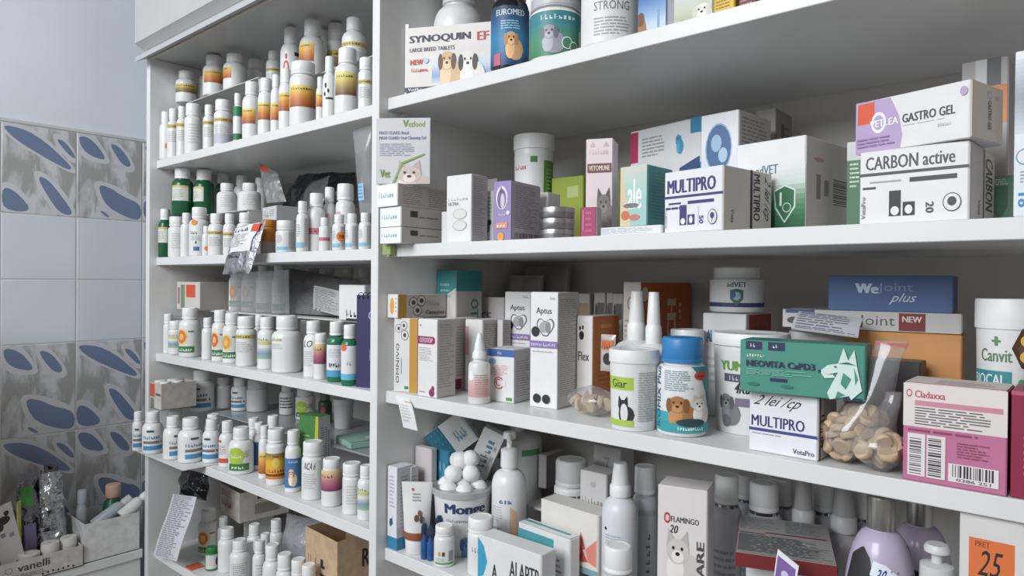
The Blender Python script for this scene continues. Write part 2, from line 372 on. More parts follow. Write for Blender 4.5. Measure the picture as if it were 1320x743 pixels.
@deferred
def bottle(shelf, row, px, top, w, look, lab=(), b=None, Y=None, z=None, style='std', cap=CAPW, body=WHITE, name='pill_bottle', label=None, rough=0.33,
           cw=None, ch=None, kind='plain', mark=None, cat='bottle', base_ring=None, rings=0, twist=0.0, hmin=.04, ring=False):
    zb = Z[shelf] if z is None else z
    if Y is None:
        y0 = REC+0.004
        for _ in range(3):
            R = rad_of(w, at_Y(px, top, y0+0.01))
            if b is not None: y0 = min(max(REC+0.002, at_Z(px, b, zb).y), REC+.016)
            Yc = y0+R
    else: Yc = Y
    Yc = free_spot(px, top, w, shelf, zb, Yc, hmin)
    P = at_Y(px, top, Yc); R = rad_of(w, P); h = P.z-zb
    DEV.append((name, shelf, row, px, round(P.x, 3), round(Yc, 3), round(R, 4), round(h, 3), round(zb, 3), '' if Y is None else round(Yc-Y, 3)))
    FOOT.append((P.x, Yc, R, zb, P.z))
    root = empty(name, (P.x, Yc, zb+.0003))
    c_w, c_h, sh = STY[style]; c_w = cw or c_w; c_h = ch or c_h
    zc = h*(1-c_h); rc = R*c_w; zs = zc-h*sh-h*0.02; rn = min(R, rc)*0.88
    mb = MB(); mB = mat(body, rough, kind=kind)
    prof = [(R*.90, 0), (R*.97, h*.012), (R, h*.035)]
    if style == 'tub': prof = [(R*.88, 0), (R*.9, h*.01), (R*.985, zc*.97), (R*.985, zc), (R*.9, zc+.0005)]
    else:
        prof += [(R, zs)]
        for i in range(1, 6):
            a = i/5*math.pi/2; prof.append((rn+(R-rn)*math.cos(a), zs+h*sh*math.sin(a)))
        prof += [(rn, zc+.001)]
    mb.lathe(prof, mB, 30); mb.build('body', root)
    if base_ring:
        q = MB(); q.lathe([(R*.98, 0.0002), (R*1.008, h*.015), (R*1.008, h*base_ring[0]), (R*.99, h*base_ring[0]+.0003)], mat(base_ring[1], .3), 30); q.build('base_band', root)
    if ring: q = MB(); q.lathe([(rc*.9, zc-.0045), (rc*.97, zc-.004), (rc*.97, zc-.0005), (rc*.9, zc-.0003)], mat((190, 190, 194), .15, 1.0), 30); q.build('metal_ring', root)
    q = MB(); mc = mat(cap, 0.4)
    if style == 'tub': q.lathe([(rc, zc), (rc*1.005, zc+(h-zc)*.1), (rc*1.005, h*.99-.0005), (rc*.985, h), (rc*.6, h), (rc*.58, h-.0006)], mc, 40)
    else:
        q.lathe([(rc*.93, zc), (rc, zc+.0006), (rc, zc+(h-zc)*.14), (rc*.965, zc+(h-zc)*.17)], mc, 36)
        q.lathe([(rc*.97, zc+(h-zc)*.17), (rc*.99, zc+(h-zc)*.2), (rc*.985, h-(h-zc)*.1), (rc*.93, h-.0004), (rc*.9, h), (rc*.75, h), (rc*.73, h-.0005)], mc, 44, ridge=.022)
    q.build('cap', root)
    if lab:
        ph = facing(P); mb = MB()
        for a0, a1, v0, v1, fn in lab:
            def fm(u, v, off, a0=a0, a1=a1, v0=v0, v1=v1):
                a = ph+math.radians(twist+a0+(a1-a0)*u); zz = h*(v0+(v1-v0)*v)
                rr = R if style != 'tub' else R*(.9+.085*zz/zc)
                return ((rr+off)*math.cos(a), (rr+off)*math.sin(a), zz)
            fn(Printer(mb, fm, cols=max(8, int(abs(a1-a0)/6))))
        if mb.f: mb.build('label', root)
    if mark:     # round price sticker: (angle, height fraction, size, colour, text)
        ph = facing(P); mb = MB(); a, v, sz, c, t = mark
        def fm(u, vv, off): aa = ph+math.radians(a)+(u-.5)*sz/R; return ((R+.0004+off)*math.cos(aa), (R+.0004+off)*math.sin(aa), h*v+(vv-.5)*sz)
        p = Printer(mb, fm, cols=12); p.e(.5, .5, .5, .5, c)
        if t: p.t(t, .22, .3, .78, .7, INK)
        mb.build('sticker', root)
    root['category'] = cat
    if label: root['label'] = label
    else: AUTO.append((root, shelf, row, look, px))
    return root
WHT = (236, 235, 232)
# label presets: lists of (a0, a1, v0, v1, painter)
def P_orange(o=0, w=62, lo=.30, hi=.60):
    def f(p): p.g(0, 0, 1, 1, [(168, 82, 40), (214, 120, 44), (236, 178, 70), (238, 222, 120)]); p.t('~CALCIUM B', .12, .78, .8, .9, (96, 80, 40))
    return [(o-w, o+w, lo, hi, f)]
def P_brown(o=0, w=62, lo=.28, hi=.62):
    def f(p): p.g(0, 0, 1, 1, [(112, 84, 60), (170, 138, 80), (222, 200, 96), (238, 226, 130)]); p.t('~VITAMIN', .15, .76, .85, .88, (70, 60, 40))
    return [(o-w, o+w, lo, hi, f)]
def P_yband(o=0, v=.5):
    def f(p): p.r(0, 0, 1, 1, (208, 184, 84)); p.t('~TABLETE', .1, .3, .7, .8, (84, 70, 34))
    def g(p): p.l(.05, 0, .9, 1, 4, (186, 184, 182))
    return [(o-80, o+80, v, v+.075, f), (o-60, o+60, v-.28, v-.06, g)]
def P_ybrown(o=0):
    def f(p): p.g(0, 0, 1, .6, [(120, 92, 62), (176, 150, 90)]); p.r(0, .6, 1, 1, (218, 198, 92)); p.t('~MULTI VIT', .1, .7, .8, .9, (70, 60, 40))
    return [(o-80, o+80, .3, .56, f)]
def P_pink(o=0):
    def f(p): p.g(0, 0, 1, 1, [(134, 58, 96), (176, 92, 116), (214, 158, 130), (234, 214, 150)]); p.t('~BETA', .1, .66, .6, .8, (90, 70, 60))
    return [(o-85, o+85, .34, .78, f)]
def P_blue(o=0, c=(62, 140, 188)):
    def f(p):
        p.r(.0, 0, 1, .2, c); p.r(.0, .3, .8, .42, (120, 116, 118)); p.e(.93, .36, .04, .06, (40, 36, 40)); p.t('~CHECKRIN', .02, .52, .86, .68, (60, 120, 170)); p.r(.22, .84, .55, .93, (40, 88, 110))
    return [(o-58, o+58, .1, .62, f)]
def P_flower(o=-20, c=(226, 120, 52)):
    def f(p): p.e(.36, .66, .34, .36, (238, 206, 130)); p.e(.36, .66, .27, .28, c); p.e(.36, .66, .13, .14, (240, 190, 90)); p.r(.05, .0, .98, .26, (58, 128, 62)); p.t('~PREPARAT', .1, .05, .9, .2, (230, 236, 226)); p.r(.7, .86, .95, .92, (120, 120, 124))
    return [(o-55, o+60, .1, .58, f)]
def P_lime(o=-10):
    def f(p): p.e(.38, .62, .36, .4, (176, 206, 60)); p.t('~COMPLEX', .14, .55, .64, .67, (240, 244, 220)); p.r(.05, .0, .95, .3, (62, 134, 60)); p.t('~PETS', .2, .07, .8, .23, (232, 238, 226)); p.l(.72, .55, 1, .85, 4, (150, 150, 152))
    return [(o-55, o+55, .1, .6, f)]
def P_red(o=0):
    def f(p): p.r(0, 0, 1, .2, (206, 84, 62)); p.l(0, .34, .7, .8, 4, (190, 150, 148)); p.r(0, .9, .3, 1, (200, 70, 60)); p.e(.86, .42, .05, .06, (50, 40, 44))
    return [(o-52, o+52, .1, .6, f)]
def P_bluegrad(o=0):
    def f(p): p.g(0, 0, 1, .5, [(150, 196, 150), (128, 156, 178), (206, 214, 208)]); p.r(0, .66, 1, .8, (206, 204, 120)); p.t('~IMUNO', .08, .84, .6, .97, (150, 140, 80))
    return [(o-80, o+80, .2, .62, f)]
def P_ytext(o=0):
    def f(p): p.t('~PENTAVIT', 0, .7, .7, 1, (198, 172, 70)); p.l(0, 0, .8, .5, 3, (196, 194, 192))
    return [(o-45, o+45, .42, .62, f)]
def P_redband(o=0):
    def f(p): p.r(0, .0, 1, .9, (206, 120, 134)); p.t('~METRO', .1, .3, .9, .75, (150, 40, 60)); p.e(.5, 1.35, .05, .3, (190, 40, 50))
    return [(o-70, o+70, .3, .42, f)]
def P_redtop(o=0):
    def f(p): p.r(0, .4, .5, .9, (222, 160, 166)); p.e(.3, .66, .07, .16, (170, 30, 44)); p.l(.1, 0, .95, .3, 2, (150, 150, 152))
    return [(o-55, o+55, .3, .62, f)]
def P_bluebase(o=0):
    def f(p): p.r(0, 0, 1, .2, (128, 190, 220)); p.l(.08, .4, .6, .9, 4, (160, 172, 190))
    def g(p): p.r(0, 0, 1, 1, (196, 194, 196)); p.l(.05, .05, .95, .95, 8, (160, 158, 160))
    return [(o-62, o+14, .08, .6, f), (o+18, o+75, .1, .66, g)]
def P_plain(o=10):
    def g(p): p.l(.05, 0, .9, 1, 5, (196, 194, 194))
    return [(o-50, o+45, .2, .6, g)]
def P_text(o=0, t='VET', c=(60, 62, 70), hand=False):
    def f(p): p.t(t, .1, .74, .8, 1, c, slant=.15 if hand else 0, bold=0); p.l(0, 0, .95, .6, 5, (190, 190, 196))
    return [(o-42, o+42, .2, .66, f)]
def P_white_on_green(o=0):
    def f(p): p.r(0, 0, 1, 1, (214, 216, 204)); p.r(0, .86, 1, 1, (206, 190, 110)); p.l(.08, .1, .8, .75, 4, (170, 174, 166))
    return [(o-48, o+48, .3, .62, f)]
# ------------------------------------------------------------------ cartons
def xy_on(px, py, P, d):
    """distance s along horizontal direction d from P that is seen at column px"""
    r = ray(px, py); den = r.x*d.y-r.y*d.x
    q = P-CAM; return (q.x*r.y-q.y*r.x)/den if abs(den) > 1e-9 else 0.05
def carton(label, shelf, xl, xn, xr, top, Y=None, yaw=0.0, base=None, z=None, c=PAPER, cr=None, ct=None, pr=None, name='carton_box', cat='box', group=None,
           flap='R', bot=None, d=None, w=None, tilt=None, rough=0.42, hold=None, zp=None, cl=None, dz=0.0, hh=None):
    """near vertical edge at column xn with its top at row `top`; xl / xr columns of the far ends of the front and right faces"""
    zb = (Z[shelf] if shelf else 0) if z is None else z
    if base is not None: zb = at_Y(xn, base, Y).z
    if bot is not None: Y = max(REC+.002, at_Z(xn, bot, zb).y)
    if Y is None: Y = REC+0.006
    P0 = at_Y(xn, top, Y); h = P0.z-zb-dz; t = math.radians(yaw); ym = top+25
    ax = Vector((math.cos(t), math.sin(t), 0)); by = Vector((-math.sin(t), math.cos(t), 0))
    W = w or xy_on(xl, ym, P0, -ax); D = d or xy_on(xr, ym, P0, by)
    if shelf and Y >= REC and bot is None and base is None:
        lo = (.0012 if shelf[0] == 'R' else XL+.0192)
        while P0.x-W*math.cos(t)-max(0, D*math.sin(t)) < lo and Y > REC+.006:
            Y -= .004; P0 = at_Y(xn, top, Y); h = P0.z-zb-dz; W = w or xy_on(xl, ym, P0, -ax); D = d or xy_on(xr, ym, P0, by)
        W = min(W, max(.006, (P0.x-max(0, D*math.sin(t))-lo)/math.cos(t)))
    if hh: h = hh
    DEV.append((name, shelf, label[:24], xn, round(P0.x, 3), round(Y, 3), ('w', round(W, 3), 'd', round(D, 3)), round(h, 3), round(zb, 3)))
    W = min(max(abs(W), .004), .4); D = min(max(abs(D), .004), .33)
    cen = Vector((P0.x, P0.y, 0))-ax*(W/2)+by*(D/2)
    cx_ = [(cen.x+ax.x*i*W/2+by.x*j*D/2, cen.y+ax.y*i*W/2+by.y*j*D/2) for i, j in ((-1, -1), (1, -1), (1, 1), (-1, 1))]
    BOXES.append((cx_, zb, zb+h))
    root = empty(name, (cen.x, cen.y, zb+.0003), t)
    if tilt: root.rotation_euler = (math.radians(tilt[0]), math.radians(tilt[1]), t)
    cr = cr or c; ct = ct or c; cl = cl or c  # cr is often a duller c: side shade put into the colour
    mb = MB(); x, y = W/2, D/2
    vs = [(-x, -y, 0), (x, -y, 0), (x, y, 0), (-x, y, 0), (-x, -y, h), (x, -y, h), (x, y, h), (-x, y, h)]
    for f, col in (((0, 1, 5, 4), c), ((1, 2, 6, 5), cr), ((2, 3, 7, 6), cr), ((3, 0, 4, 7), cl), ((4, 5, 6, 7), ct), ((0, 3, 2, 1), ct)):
        mb.f.append(list(f)); mb.m.append(mb.mi(mat(col, rough))); mb.sm.append(False)
    mb.v = vs; mb.build('box_body', root, min(.0007, min(W, D, h)*.08))
    # tuck flap: thin folded panel lying on one end
    fl = MB(); e = .0005; g = .0012
    if flap == 'R': fl.box(x, x+e, -y+g, y-g, h*.0+g, h-g, mat(tuple(int(k*.985) for k in cr), rough)); fl.build('tuck_flap', root)
    elif flap == 'T': fl.box(-x+g, x-g, -y+g, y-g, h, h+e, mat(tuple(int(k*.985) for k in ct), rough)); fl.build('tuck_flap', root)
    elif flap == 'L': fl.box(-x-e, -x, -y+g, y-g, g, h-g, mat(tuple(int(k*.985) for k in cl), rough)); fl.build('tuck_flap', root)
    if pr:
        mb = MB(); mk = e+.0001
        FM = {'F': lambda u, v, o: (-x+W*u, -y-o, h*v), 'R': lambda u, v, o: (x+mk+o, -y+D*u, h*v), 'T': lambda u, v, o: (-x+W*u, -y+D*v, h+mk+o), 'L': lambda u, v, o: (-x-mk-o, y-D*u, h*v)}
        for face, fn in pr.items():
            fm = FM[face]; mb = MB(); pq = Printer(mb, fm); pq.r(.012, .012, .988, .988, {'F': c, 'R': cr, 'L': cl, 'T': ct}[face]); fn(pq); mb.build({'F': 'front_print', 'R': 'side_print', 'L': 'side_print', 'T': 'top_print'}[face], root)
    tag(root, label, cat, group); return root
# ------------------------------------------------------------------ soft things
def grid_mesh(nu, nv, fn):
    vs = [fn(i/(nu-1), j/(nv-1)) for j in range(nv) for i in range(nu)]
    fs = [(j*nu+i, j*nu+i+1, (j+1)*nu+i+1, (j+1)*nu+i) for j in range(nv-1) for i in range(nu-1)]
    return vs, fs
def quad_pt(q, u, v):
    a, b, c, d = q; return a*(1-u)*(1-v)+b*u*(1-v)+c*u*v+d*(1-u)*v       # bottom-left, bottom-right, top-right, top-left
def noise3(p, s):
    from mathutils import noise
    return noise.noise(Vector(p)*s)
def pouch(name, label, cat, q, thick, m, crumple=.006, freq=40, group=None, mname='pouch_body', curve=None, seal=None, pr=None, nrm=None, seed=0.0):
    """a filled flat bag between four corner points"""
    q = [Vector(p) for p in q]; o = sum(q, Vector())/4; base = Vector((o.x, o.y, min(p.z for p in q)))
    n = nrm or (q[1]-q[0]).cross(q[3]-q[0]).normalized()
    if n.dot(CAM-o) < 0: n = -n
    root = empty(name, base); mb = MB(); N = 17
    def pt(u, v, s):
        e = max(0, math.sin(math.pi*min(1, max(0, u))))**.5*max(0, math.sin(math.pi*v))**.5
        p = quad_pt(q, u, v); k = noise3((p.x+seed, p.y, p.z), freq)*crumple*min(1, e*2)
        if curve: p = p+curve(u, v)
        return p+n*(s*thick/2*e+k)-base
    for s in (1, -1):
        vs, fs = grid_mesh(N, N, lambda u, v: pt(u, v, s)); mb.add(vs, fs if s > 0 else [f[::-1] for f in fs], m, True)
    mb.build(mname, root)
    if seal:
        sb = MB(); v0, v1, sm = seal; vs, fs = grid_mesh(N, 3, lambda u, v: pt(u, v0+(v1-v0)*v, 1)+n*.0006); sb.add(vs, fs, sm, True); sb.build('seal_strip', root)
    if pr:
        pb = MB(); fn = pr; fn(Printer(pb, lambda u, v, off: tuple(pt(u, v, 1)+n*(off+.0007)), cols=1, grid=22)); pb.build('printed_artwork', root)
    tag(root, label, cat, group); return root
def sheet(name, label, cat, path, width_vec, m, th=.0006, pr=None, group=None, mname='paper', sub=1):
    """paper strip swept along path (list of points) with a constant width vector"""
    P = [Vector(p) for p in path]; wv = Vector(width_vec); base = Vector((P[0].x, P[0].y, min(p.z for p in P)))
    for _ in range(sub):
        Q = [P[0]]
        for a, b in zip(P, P[1:]): Q += [a*.75+b*.25, a*.25+b*.75]
        P = Q+[P[-1]]
    root = empty(name, base); mb = MB(); L = len(P)
    def nor(i): t = (P[min(i+1, L-1)]-P[max(i-1, 0)]); k = t.cross(wv).normalized(); return k if k.dot(CAM-P[i]) > 0 else -k
    vs = []
    for s in (.5, -.5):
        for i in range(L): vs += [P[i]+nor(i)*th*s-base, P[i]+wv+nor(i)*th*s-base]
    fs = []
    for s in range(2):
        b = s*2*L
        for i in range(L-1): f = (b+2*i, b+2*i+1, b+2*i+3, b+2*i+2); fs.append(f if s == 0 else f[::-1])
    for i in range(L-1):
        for k in (0, 1): fs.append((2*i+k, 2*i+2+k, 2*L+2*i+2+k, 2*L+2*i+k))
    fs += [(0, 1, 2*L+1, 2*L), (2*L-2, 2*L-1, 4*L-1, 4*L-2)]
    mb.add(vs, fs, m, False); mb.build(mname, root)
    if pr:
        pb = MB()
        def fm(u, v, off):
            f = (1-v)*(L-1); i = min(int(f), L-2); w = f-i; p = P[i].lerp(P[i+1], w); return tuple(p+wv*u+nor(i)*(th*.5+off)-base)
        pr(Printer(pb, fm)); pb.build('printed_artwork', root)
    tag(root, label, cat, group); return root
def plate(name, label, x0, x1, y0, y1, z, th, m, legs=(), cat='board', part_name='board'):
    """a riser board on small feet"""
    root = empty(name, ((x0+x1)/2, (y0+y1)/2, legs[0] if legs else z-th)); r = root.location
    b = MB(); b.box(x0-r.x, x1-r.x, y0-r.y, y1-r.y, z-th-r.z, z-r.z, m); b.build(part_name, root, .0005)
    if legs:
        for x in (x0, x1-.006):
            b = MB(); b.box(x-r.x, x+.006-r.x, y0+.004-r.y, y1-.004-r.y, 0.0003, z-th-r.z-.0003, m); b.build('support', root)
    BOXES.append(([(x0, y0), (x1, y0), (x1, y1), (x0, y1)], z-th, z)); tag(root, label, cat); return root
# ================================================================== LEFT BAY, TOP SHELF
FR, BK, UP = 'front row', 'back row', 'upper row'
OS = (240, 134, 52)     # orange price stickers
CARD = (196, 190, 182)
zA = at_Y(276, 127, .088).z; zB = at_Y(403, 106, .095).z
RB = mat((206, 204, 200), .5, kind='board')
plate('riser_board', 'pale riser board under the bottles at the dark end of the top left-bay shelf', XL+.02, at_Y(364, 90, .12).x, .066, .20, zA, .002, RB, (Z['L1'],))
plate('riser_board', 'pale riser board under upper bottles of top left-bay shelf, beside the upright', at_Y(364, 90, .12).x+.004, -.03, .07, .20, zB, .002, RB, (Z['L1'],))
S = 'L1'
for px, top, w, lk, lab, z, Y, st in (
    (240, 93, 27, 'white bottle, yellow and brown label', P_ybrown(), zA, .07, 'std'), (262, 100, 20, 'plain white bottle', (), zA, .105, 'std'),
    (276, 73, 29, 'white bottle, orange gradient label', P_orange(0), zA, .09, 'std'), (302.7, 71, 30, 'white bottle, orange label turned left', P_orange(-62, 45), zA, .092, 'std'),
    (329.5, 78, 22, 'plain greyish bottle', (), zA, .15, 'wide'), (353, 67, 20, 'white bottle with yellow line', P_yband(0, .42), zA, .13, 'std'),
    (375, 37, 27, 'white bottle with red figure', [(-50, 10, .2, .6, lambda p: (p.e(.4, .3, .3, .3, (206, 70, 70)), p.e(.4, .3, .15, .2, (236, 200, 196)), p.e(.4, .75, .12, .12, (206, 70, 70)))), (20, 60, .52, .58, lambda p: p.r(0, 0, 1, 1, INK))], zB, .10, 'narrow'),
    (403, 28, 34, 'large white bottle, orange square label', P_orange(-34, 40), zB, .1, 'narrow'), (419, 40, 20, 'plain white bottle', (), zB, .16, 'std'),
    (433, 32, 23, 'white bottle, yellow label', P_ybrown(), zB, .15, 'wide'), (456.7, 25, 32, 'white bottle with pale yellow line', P_yband(0, .42), zB, .105, 'narrow')):
    bottle(S, UP, px, top, w, lk, lab, z=z, Y=Y, style=st)
for px, top, w, lk, lab, b, st, mk, kw in (
    (214, 145, 17, 'white bottle with orange price dot', (), None, 'std', (25, .28, .017, OS, '4'), {}), (224, 141, 17, 'white bottle, black and yellow label', P_yband(0, .6), None, 'std', None, {}),
    (235, 138, 15, 'slim white bottle, black and yellow label', P_yband(10, .58), None, 'std', None, {}), (249.5, 135, 23.5, 'plain white bottle', P_plain(), None, 'wide', None, {}),
    (269.6, 136, 16, 'slim white bottle, yellow line', P_yband(0, .55), None, 'std', None, {}), (288, 130, 24.5, 'white bottle, yellow line, grey foot', P_yband(-5, .52)+[(-80, 80, .06, .26, lambda p: p.r(0, 0, 1, 1, (186, 188, 196)))], None, 'wide', None, {}),
    (306.5, 121, 12, 'small bottle with green bands', [(-80, 80, .52, .72, lambda p: p.r(0, 0, 1, 1, (40, 132, 84))), (-80, 80, .03, .16, lambda p: p.r(0, 0, 1, 1, (40, 120, 80)))], None, 'std', None, {}),
    (325, 107, 25, 'white bottle, small orange label', P_orange(-28, 48, .26, .52), None, 'std', None, {}), (343, 102, 21, 'white bottle, orange label', P_orange(-15, 60, .26, .56), None, 'std', None, {}),
    (356, 97, 14, 'slim bottle, orange label', P_orange(0, 60, .2, .5), None, 'std', None, {}), (368.5, 90, 18, 'tall white bottle, orange label', P_orange(-5, 65), None, 'std', None, {}),
    (391, 82, 35, 'biggest white bottle, wide orange label', P_orange(0, 72, .29, .62), None, 'flat', None, {}), (413, 100, 11, 'narrow bottle, orange sliver', P_orange(0), None, 'std', None, {}),
    (425, 74, 18, 'white bottle with black spots', [(-60, 30, .28, .62, lambda p: (p.e(.3, .7, .12, .12, INK), p.e(.55, .45, .1, .1, INK), p.r(.3, .05, 1, .14, INK), p.e(.2, .3, .1, .1, INK)))], None, 'narrow', None, {}),
    (448, 64, 33, 'white bottle, yellow and brown gradient', P_brown(-12, 56), None, 'std', None, {}), (472, 76, 20, 'white bottle, yellow band, beside upright', P_yband(0, .48), None, 'wide', None, {})):
    bottle(S, FR, px, top, w, lk, lab, b=b, style=st, mark=mk, **kw)
# ================================================================== LEFT BAY, SECOND SHELF
S = 'L2'; zC = at_Y(236, 281, .075).z
plate('riser_board', 'pale riser board under green bottles on the second left-bay shelf', XL+.02, at_Y(348, 270, .12).x, .068, .22, zC, .002, RB, (Z['L2'],))
GRN = (24, 92, 56)
for px, top, w, lk, lab, Y, kw in (
    (235.6, 217.5, 29, 'green bottle, pale label', P_white_on_green(-18), .08, dict(body=GRN, rough=.2)), (263, 220, 27, 'green bottle, label turned left', P_white_on_green(-50), .095, dict(body=GRN, rough=.2)),
    (287.7, 224, 21, 'green bottle in shadow', (), .15, dict(body=GRN, rough=.2)), (312, 227, 21, 'plain white bottle', (), .16, {}), (336, 230, 19, 'plain white bottle', (), .16, {}),
    (292.7, 237, 27, 'white bottle, printed side', P_plain(), .095, dict(style='narrow')), (322, 237, 30, 'round shouldered white bottle', P_plain(), .10, dict(style='narrow'))):
    bottle(S, UP, px, top, w, lk, lab, z=zC, Y=Y, **kw)
for px, top, w, lk, lab, kw in (
    (213, 270, 18, 'green bottle, white label', P_white_on_green(-30), dict(body=GRN, rough=.2)), (227.6, 280, 22, 'plain white bottle', P_plain(), dict(style='wide')),
    (257, 268, 27, 'white bottle, blue square, orange dot', [(-58, 40, .1, .56, lambda p: (p.r(.25, .02, .6, .2, (70, 96, 160)), p.e(.4, .38, .05, .06, INK), p.t('~CLAVU', .05, .75, .5, .9, (60, 60, 70)), p.l(.1, .45, .8, .7, 3, (180, 184, 196))))], dict(mark=(-30, .68, .013, OS, None))),
    (266, 292, 11, 'tiny bottle with orange sticker', (), dict(mark=(0, .25, .009, OS, None), Y=.03)),
    (279, 276, 22, 'white bottle, yellow line', P_yband(0, .5), {}), (296, 276, 17, 'white bottle with yellow line', P_yband(0, .46), {}),
    (317, 275, 24, 'white bottle behind foil pouch', P_yband(0, .46), {}),
    (346.5, 284, 21, 'amber bottle, orange top half', [(-90, 90, .02, .34, lambda p: p.r(0, 0, 1, 1, (168, 158, 150)))], dict(body=(206, 122, 34), cap=(206, 122, 34), style='flat', cw=.97, rough=.25)),
    (368, 285, 25, 'short wide white jar', P_bluebase(0), dict(style='jar', name='plastic_jar', cat='jar')),
    (390, 260, 16, 'slim bottle with pale blue band', P_bluebase(0), {}), (408, 250, 24, 'tall white bottle, red band', P_redband(0), dict(Y=.05)),
    (418.5, 281, 15, 'small bottle, red band', P_redband(0), dict(Y=.032)), (437.4, 277, 18, 'small bottle, orange numbered sticker', P_bluebase(-10), dict(mark=(15, .38, .016, OS, '28'), Y=.032)),
    (453.7, 276, 17, 'small bottle, grey print', P_bluebase(-15), dict(Y=.032)), (471, 275, 17, 'small bottle, blue foot', P_bluebase(-5), dict(Y=.034))):
    bottle(S, FR, px, top, w, lk, lab, **kw)
for px, top, w, lk, lab, kw in ((240.6, 275, 16, 'plain white bottle', (), dict(Y=.085)), (425, 242, 17, 'tall bottle, red dot', P_redtop(-10), dict(Y=.085)), (445.4, 238, 25, 'tall wide bottle, red dot', P_redtop(-30), dict(Y=.09, style='wide'))):
    bottle(S, BK, px, top, w, lk, lab, **kw)
FOIL = mat((196, 198, 202), .22, 1.0, 'crumple'); DFOIL = mat((70, 70, 74), .2, .9, 'crumple'); CLEARW = mat((215, 216, 218), .22, kind='clear'); CLEARG = mat((150, 150, 152), .4, kind='clear')
carton('pale grey flat carton lying above the bottles, second left-bay shelf', S, 324, 356, 384, 265, Y=.075, base=284, yaw=-8, w=.07, c=(206, 206, 208), cr=(176, 176, 178), pr={'F': lambda p: (p.t('~K 1', .1, .3, .5, .8, (120, 122, 128)), p.l(.55, .3, .95, .8, 3, (160, 160, 164)))})
plate('riser_board', 'small pale board under flat carton behind the silver pouch', at_Y(356, 284, .075).x-.06, at_Y(356, 284, .075).x-.006, .08, .12, at_Y(356, 284, .075).z-.0006, .003, RB, (Z['L2'],))
def q4(Y, *p): return [at_Y(x, y, Y[i] if isinstance(Y, (list, tuple)) else Y) for i, (x, y) in enumerate(p)]
def pr_pouch(p):
    p.r(.1, .42, .86, .97, (224, 224, 226)); p.t('~SANIMED', .14, .84, .62, .93, (60, 62, 70)); p.l(.14, .52, .7, .8, 6, (150, 152, 160)); p.r(.72, .8, .92, .95, (226, 70, 40)); p.t('~LCR', .2, .3, .6, .4, (60, 62, 70))
pouch('foil_pouch', 'silver foil pouch hanging over the edge of second left-bay shelf', 'pouch', q4([-.018, -.018, .004, .004], (287, 354), (322, 353), (343, 284), (302, 294)), .016, FOIL, .004, 60, seal=(0, .08, mat((205, 206, 210), .25, 1.0)), pr=pr_pouch)
pouch('foil_pouch', 'standing silver flap with orange sticker behind the bottles', 'pouch', q4([.09, .09, .105, .105], (344, 262), (369, 260), (357, 222), (333, 209)), .006, mat((176, 176, 176), .3, .7, 'crumple'), .003, 60, pr=lambda p: p.e(.3, .9, .25, .09, (232, 84, 44)))
pouch('plastic_bag', 'crumpled dark plastic bag stuffed at back of second left-bay shelf', 'bag', q4([.2, .2, .24, .24], (362, 268), (462, 268), (458, 222), (385, 226)), .05, mat((58, 58, 62), .25, .2, 'crumple'), .012, 30)
pouch('plastic_bag', 'clear crumpled bag resting in front of the dark one', 'bag', q4([.15, .15, .18, .18], (368, 285), (412, 284), (425, 226), (398, 238)), .02, CLEARG, .01, 35)
pouch('plastic_sleeve', 'clear plastic sleeve hanging beside the upright on second left-bay shelf', 'bag', q4([.05, .05, .04, .04], (464, 276), (480, 276), (478, 161), (455, 169)), .012, CLEARW, .006, 30, pr=lambda p: (p.r(.1, .16, .6, .36, (150, 196, 224)), p.l(.12, .18, .55, .34, 3, (80, 140, 190))))
# ================================================================== LEFT BAY, THIRD SHELF
S = 'L3'; zD = at_Y(257, 400, .075).z
plate('riser_board', 'pale riser board carrying cartons and wrapped bottles, third left-bay shelf', XL+.02, -.03, .085, .25, zD, .003, RB, (Z['L3'],))
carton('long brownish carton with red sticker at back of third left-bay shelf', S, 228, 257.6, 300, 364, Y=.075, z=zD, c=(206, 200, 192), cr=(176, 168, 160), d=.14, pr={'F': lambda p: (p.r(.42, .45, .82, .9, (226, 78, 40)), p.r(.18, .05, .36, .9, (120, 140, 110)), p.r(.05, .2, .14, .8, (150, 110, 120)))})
for px, fl in ((304, 1), (320, 1), (339, 0), (359.5, 0)):
    bottle(S, UP, px, 343, 18, 'film-wrapped bottle with orange flower' if fl else 'film-wrapped bottle with green foot', P_flower(-10) if fl else [(-60, 60, .06, .2, lambda p: p.r(0, 0, 1, 1, (70, 130, 80))), (-30, 50, .26, .5, lambda p: p.l(0, 0, 1, 1, 4, (170, 172, 176)))], z=zD, Y=.125)
pouch('shrink_film', 'clear shrink film wrapped over four upper bottles, third left-bay shelf', 'film', q4([.1, .1, .1, .1], (297, 401), (373, 405), (372, 348), (297, 352)), .002, CLEARW, .003, 50)
for px in (405, 425, 449, 468): bottle(S, UP, px, 346, 19, 'dim bottle in shadow', (), z=zD, Y=.2, cap=(200, 198, 194))  # caps a greyer white, the shadow put into their colour
pouch('plastic_bag', 'dull grey plastic bag slumped over the riser, third left-bay shelf', 'bag', q4([.115, .115, .165, .165], (372, 404), (440, 408), (478, 364), (374, 346)), .02, mat((120, 118, 120), .4, 0, 'crumple'), .006, 40)
sheet('leaflet', 'grey printed leaflet leaning on the dull bag, third left-bay shelf', 'leaflet', [at_Y(405, 368, .105), at_Y(404, 384, .1), at_Y(404, 399, .096)], at_Y(440, 380, .1)-at_Y(405, 372, .1), mat((176, 174, 176), .7), pr=lambda p: (p.l(.06, .12, .94, .9, 11, (110, 108, 112)), p.e(.1, .06, .04, .04, INK), p.e(.25, .06, .03, .04, INK)))
carton('white carton with small black print behind the purple notebook', S, 437, 470, 480, 368, Y=.08, z=zD, c=(226, 225, 226), pr={'F': lambda p: (p.t('~::.:', .3, .1, .9, .3, INK), p.r(.3, .0, .95, .06, INK))})
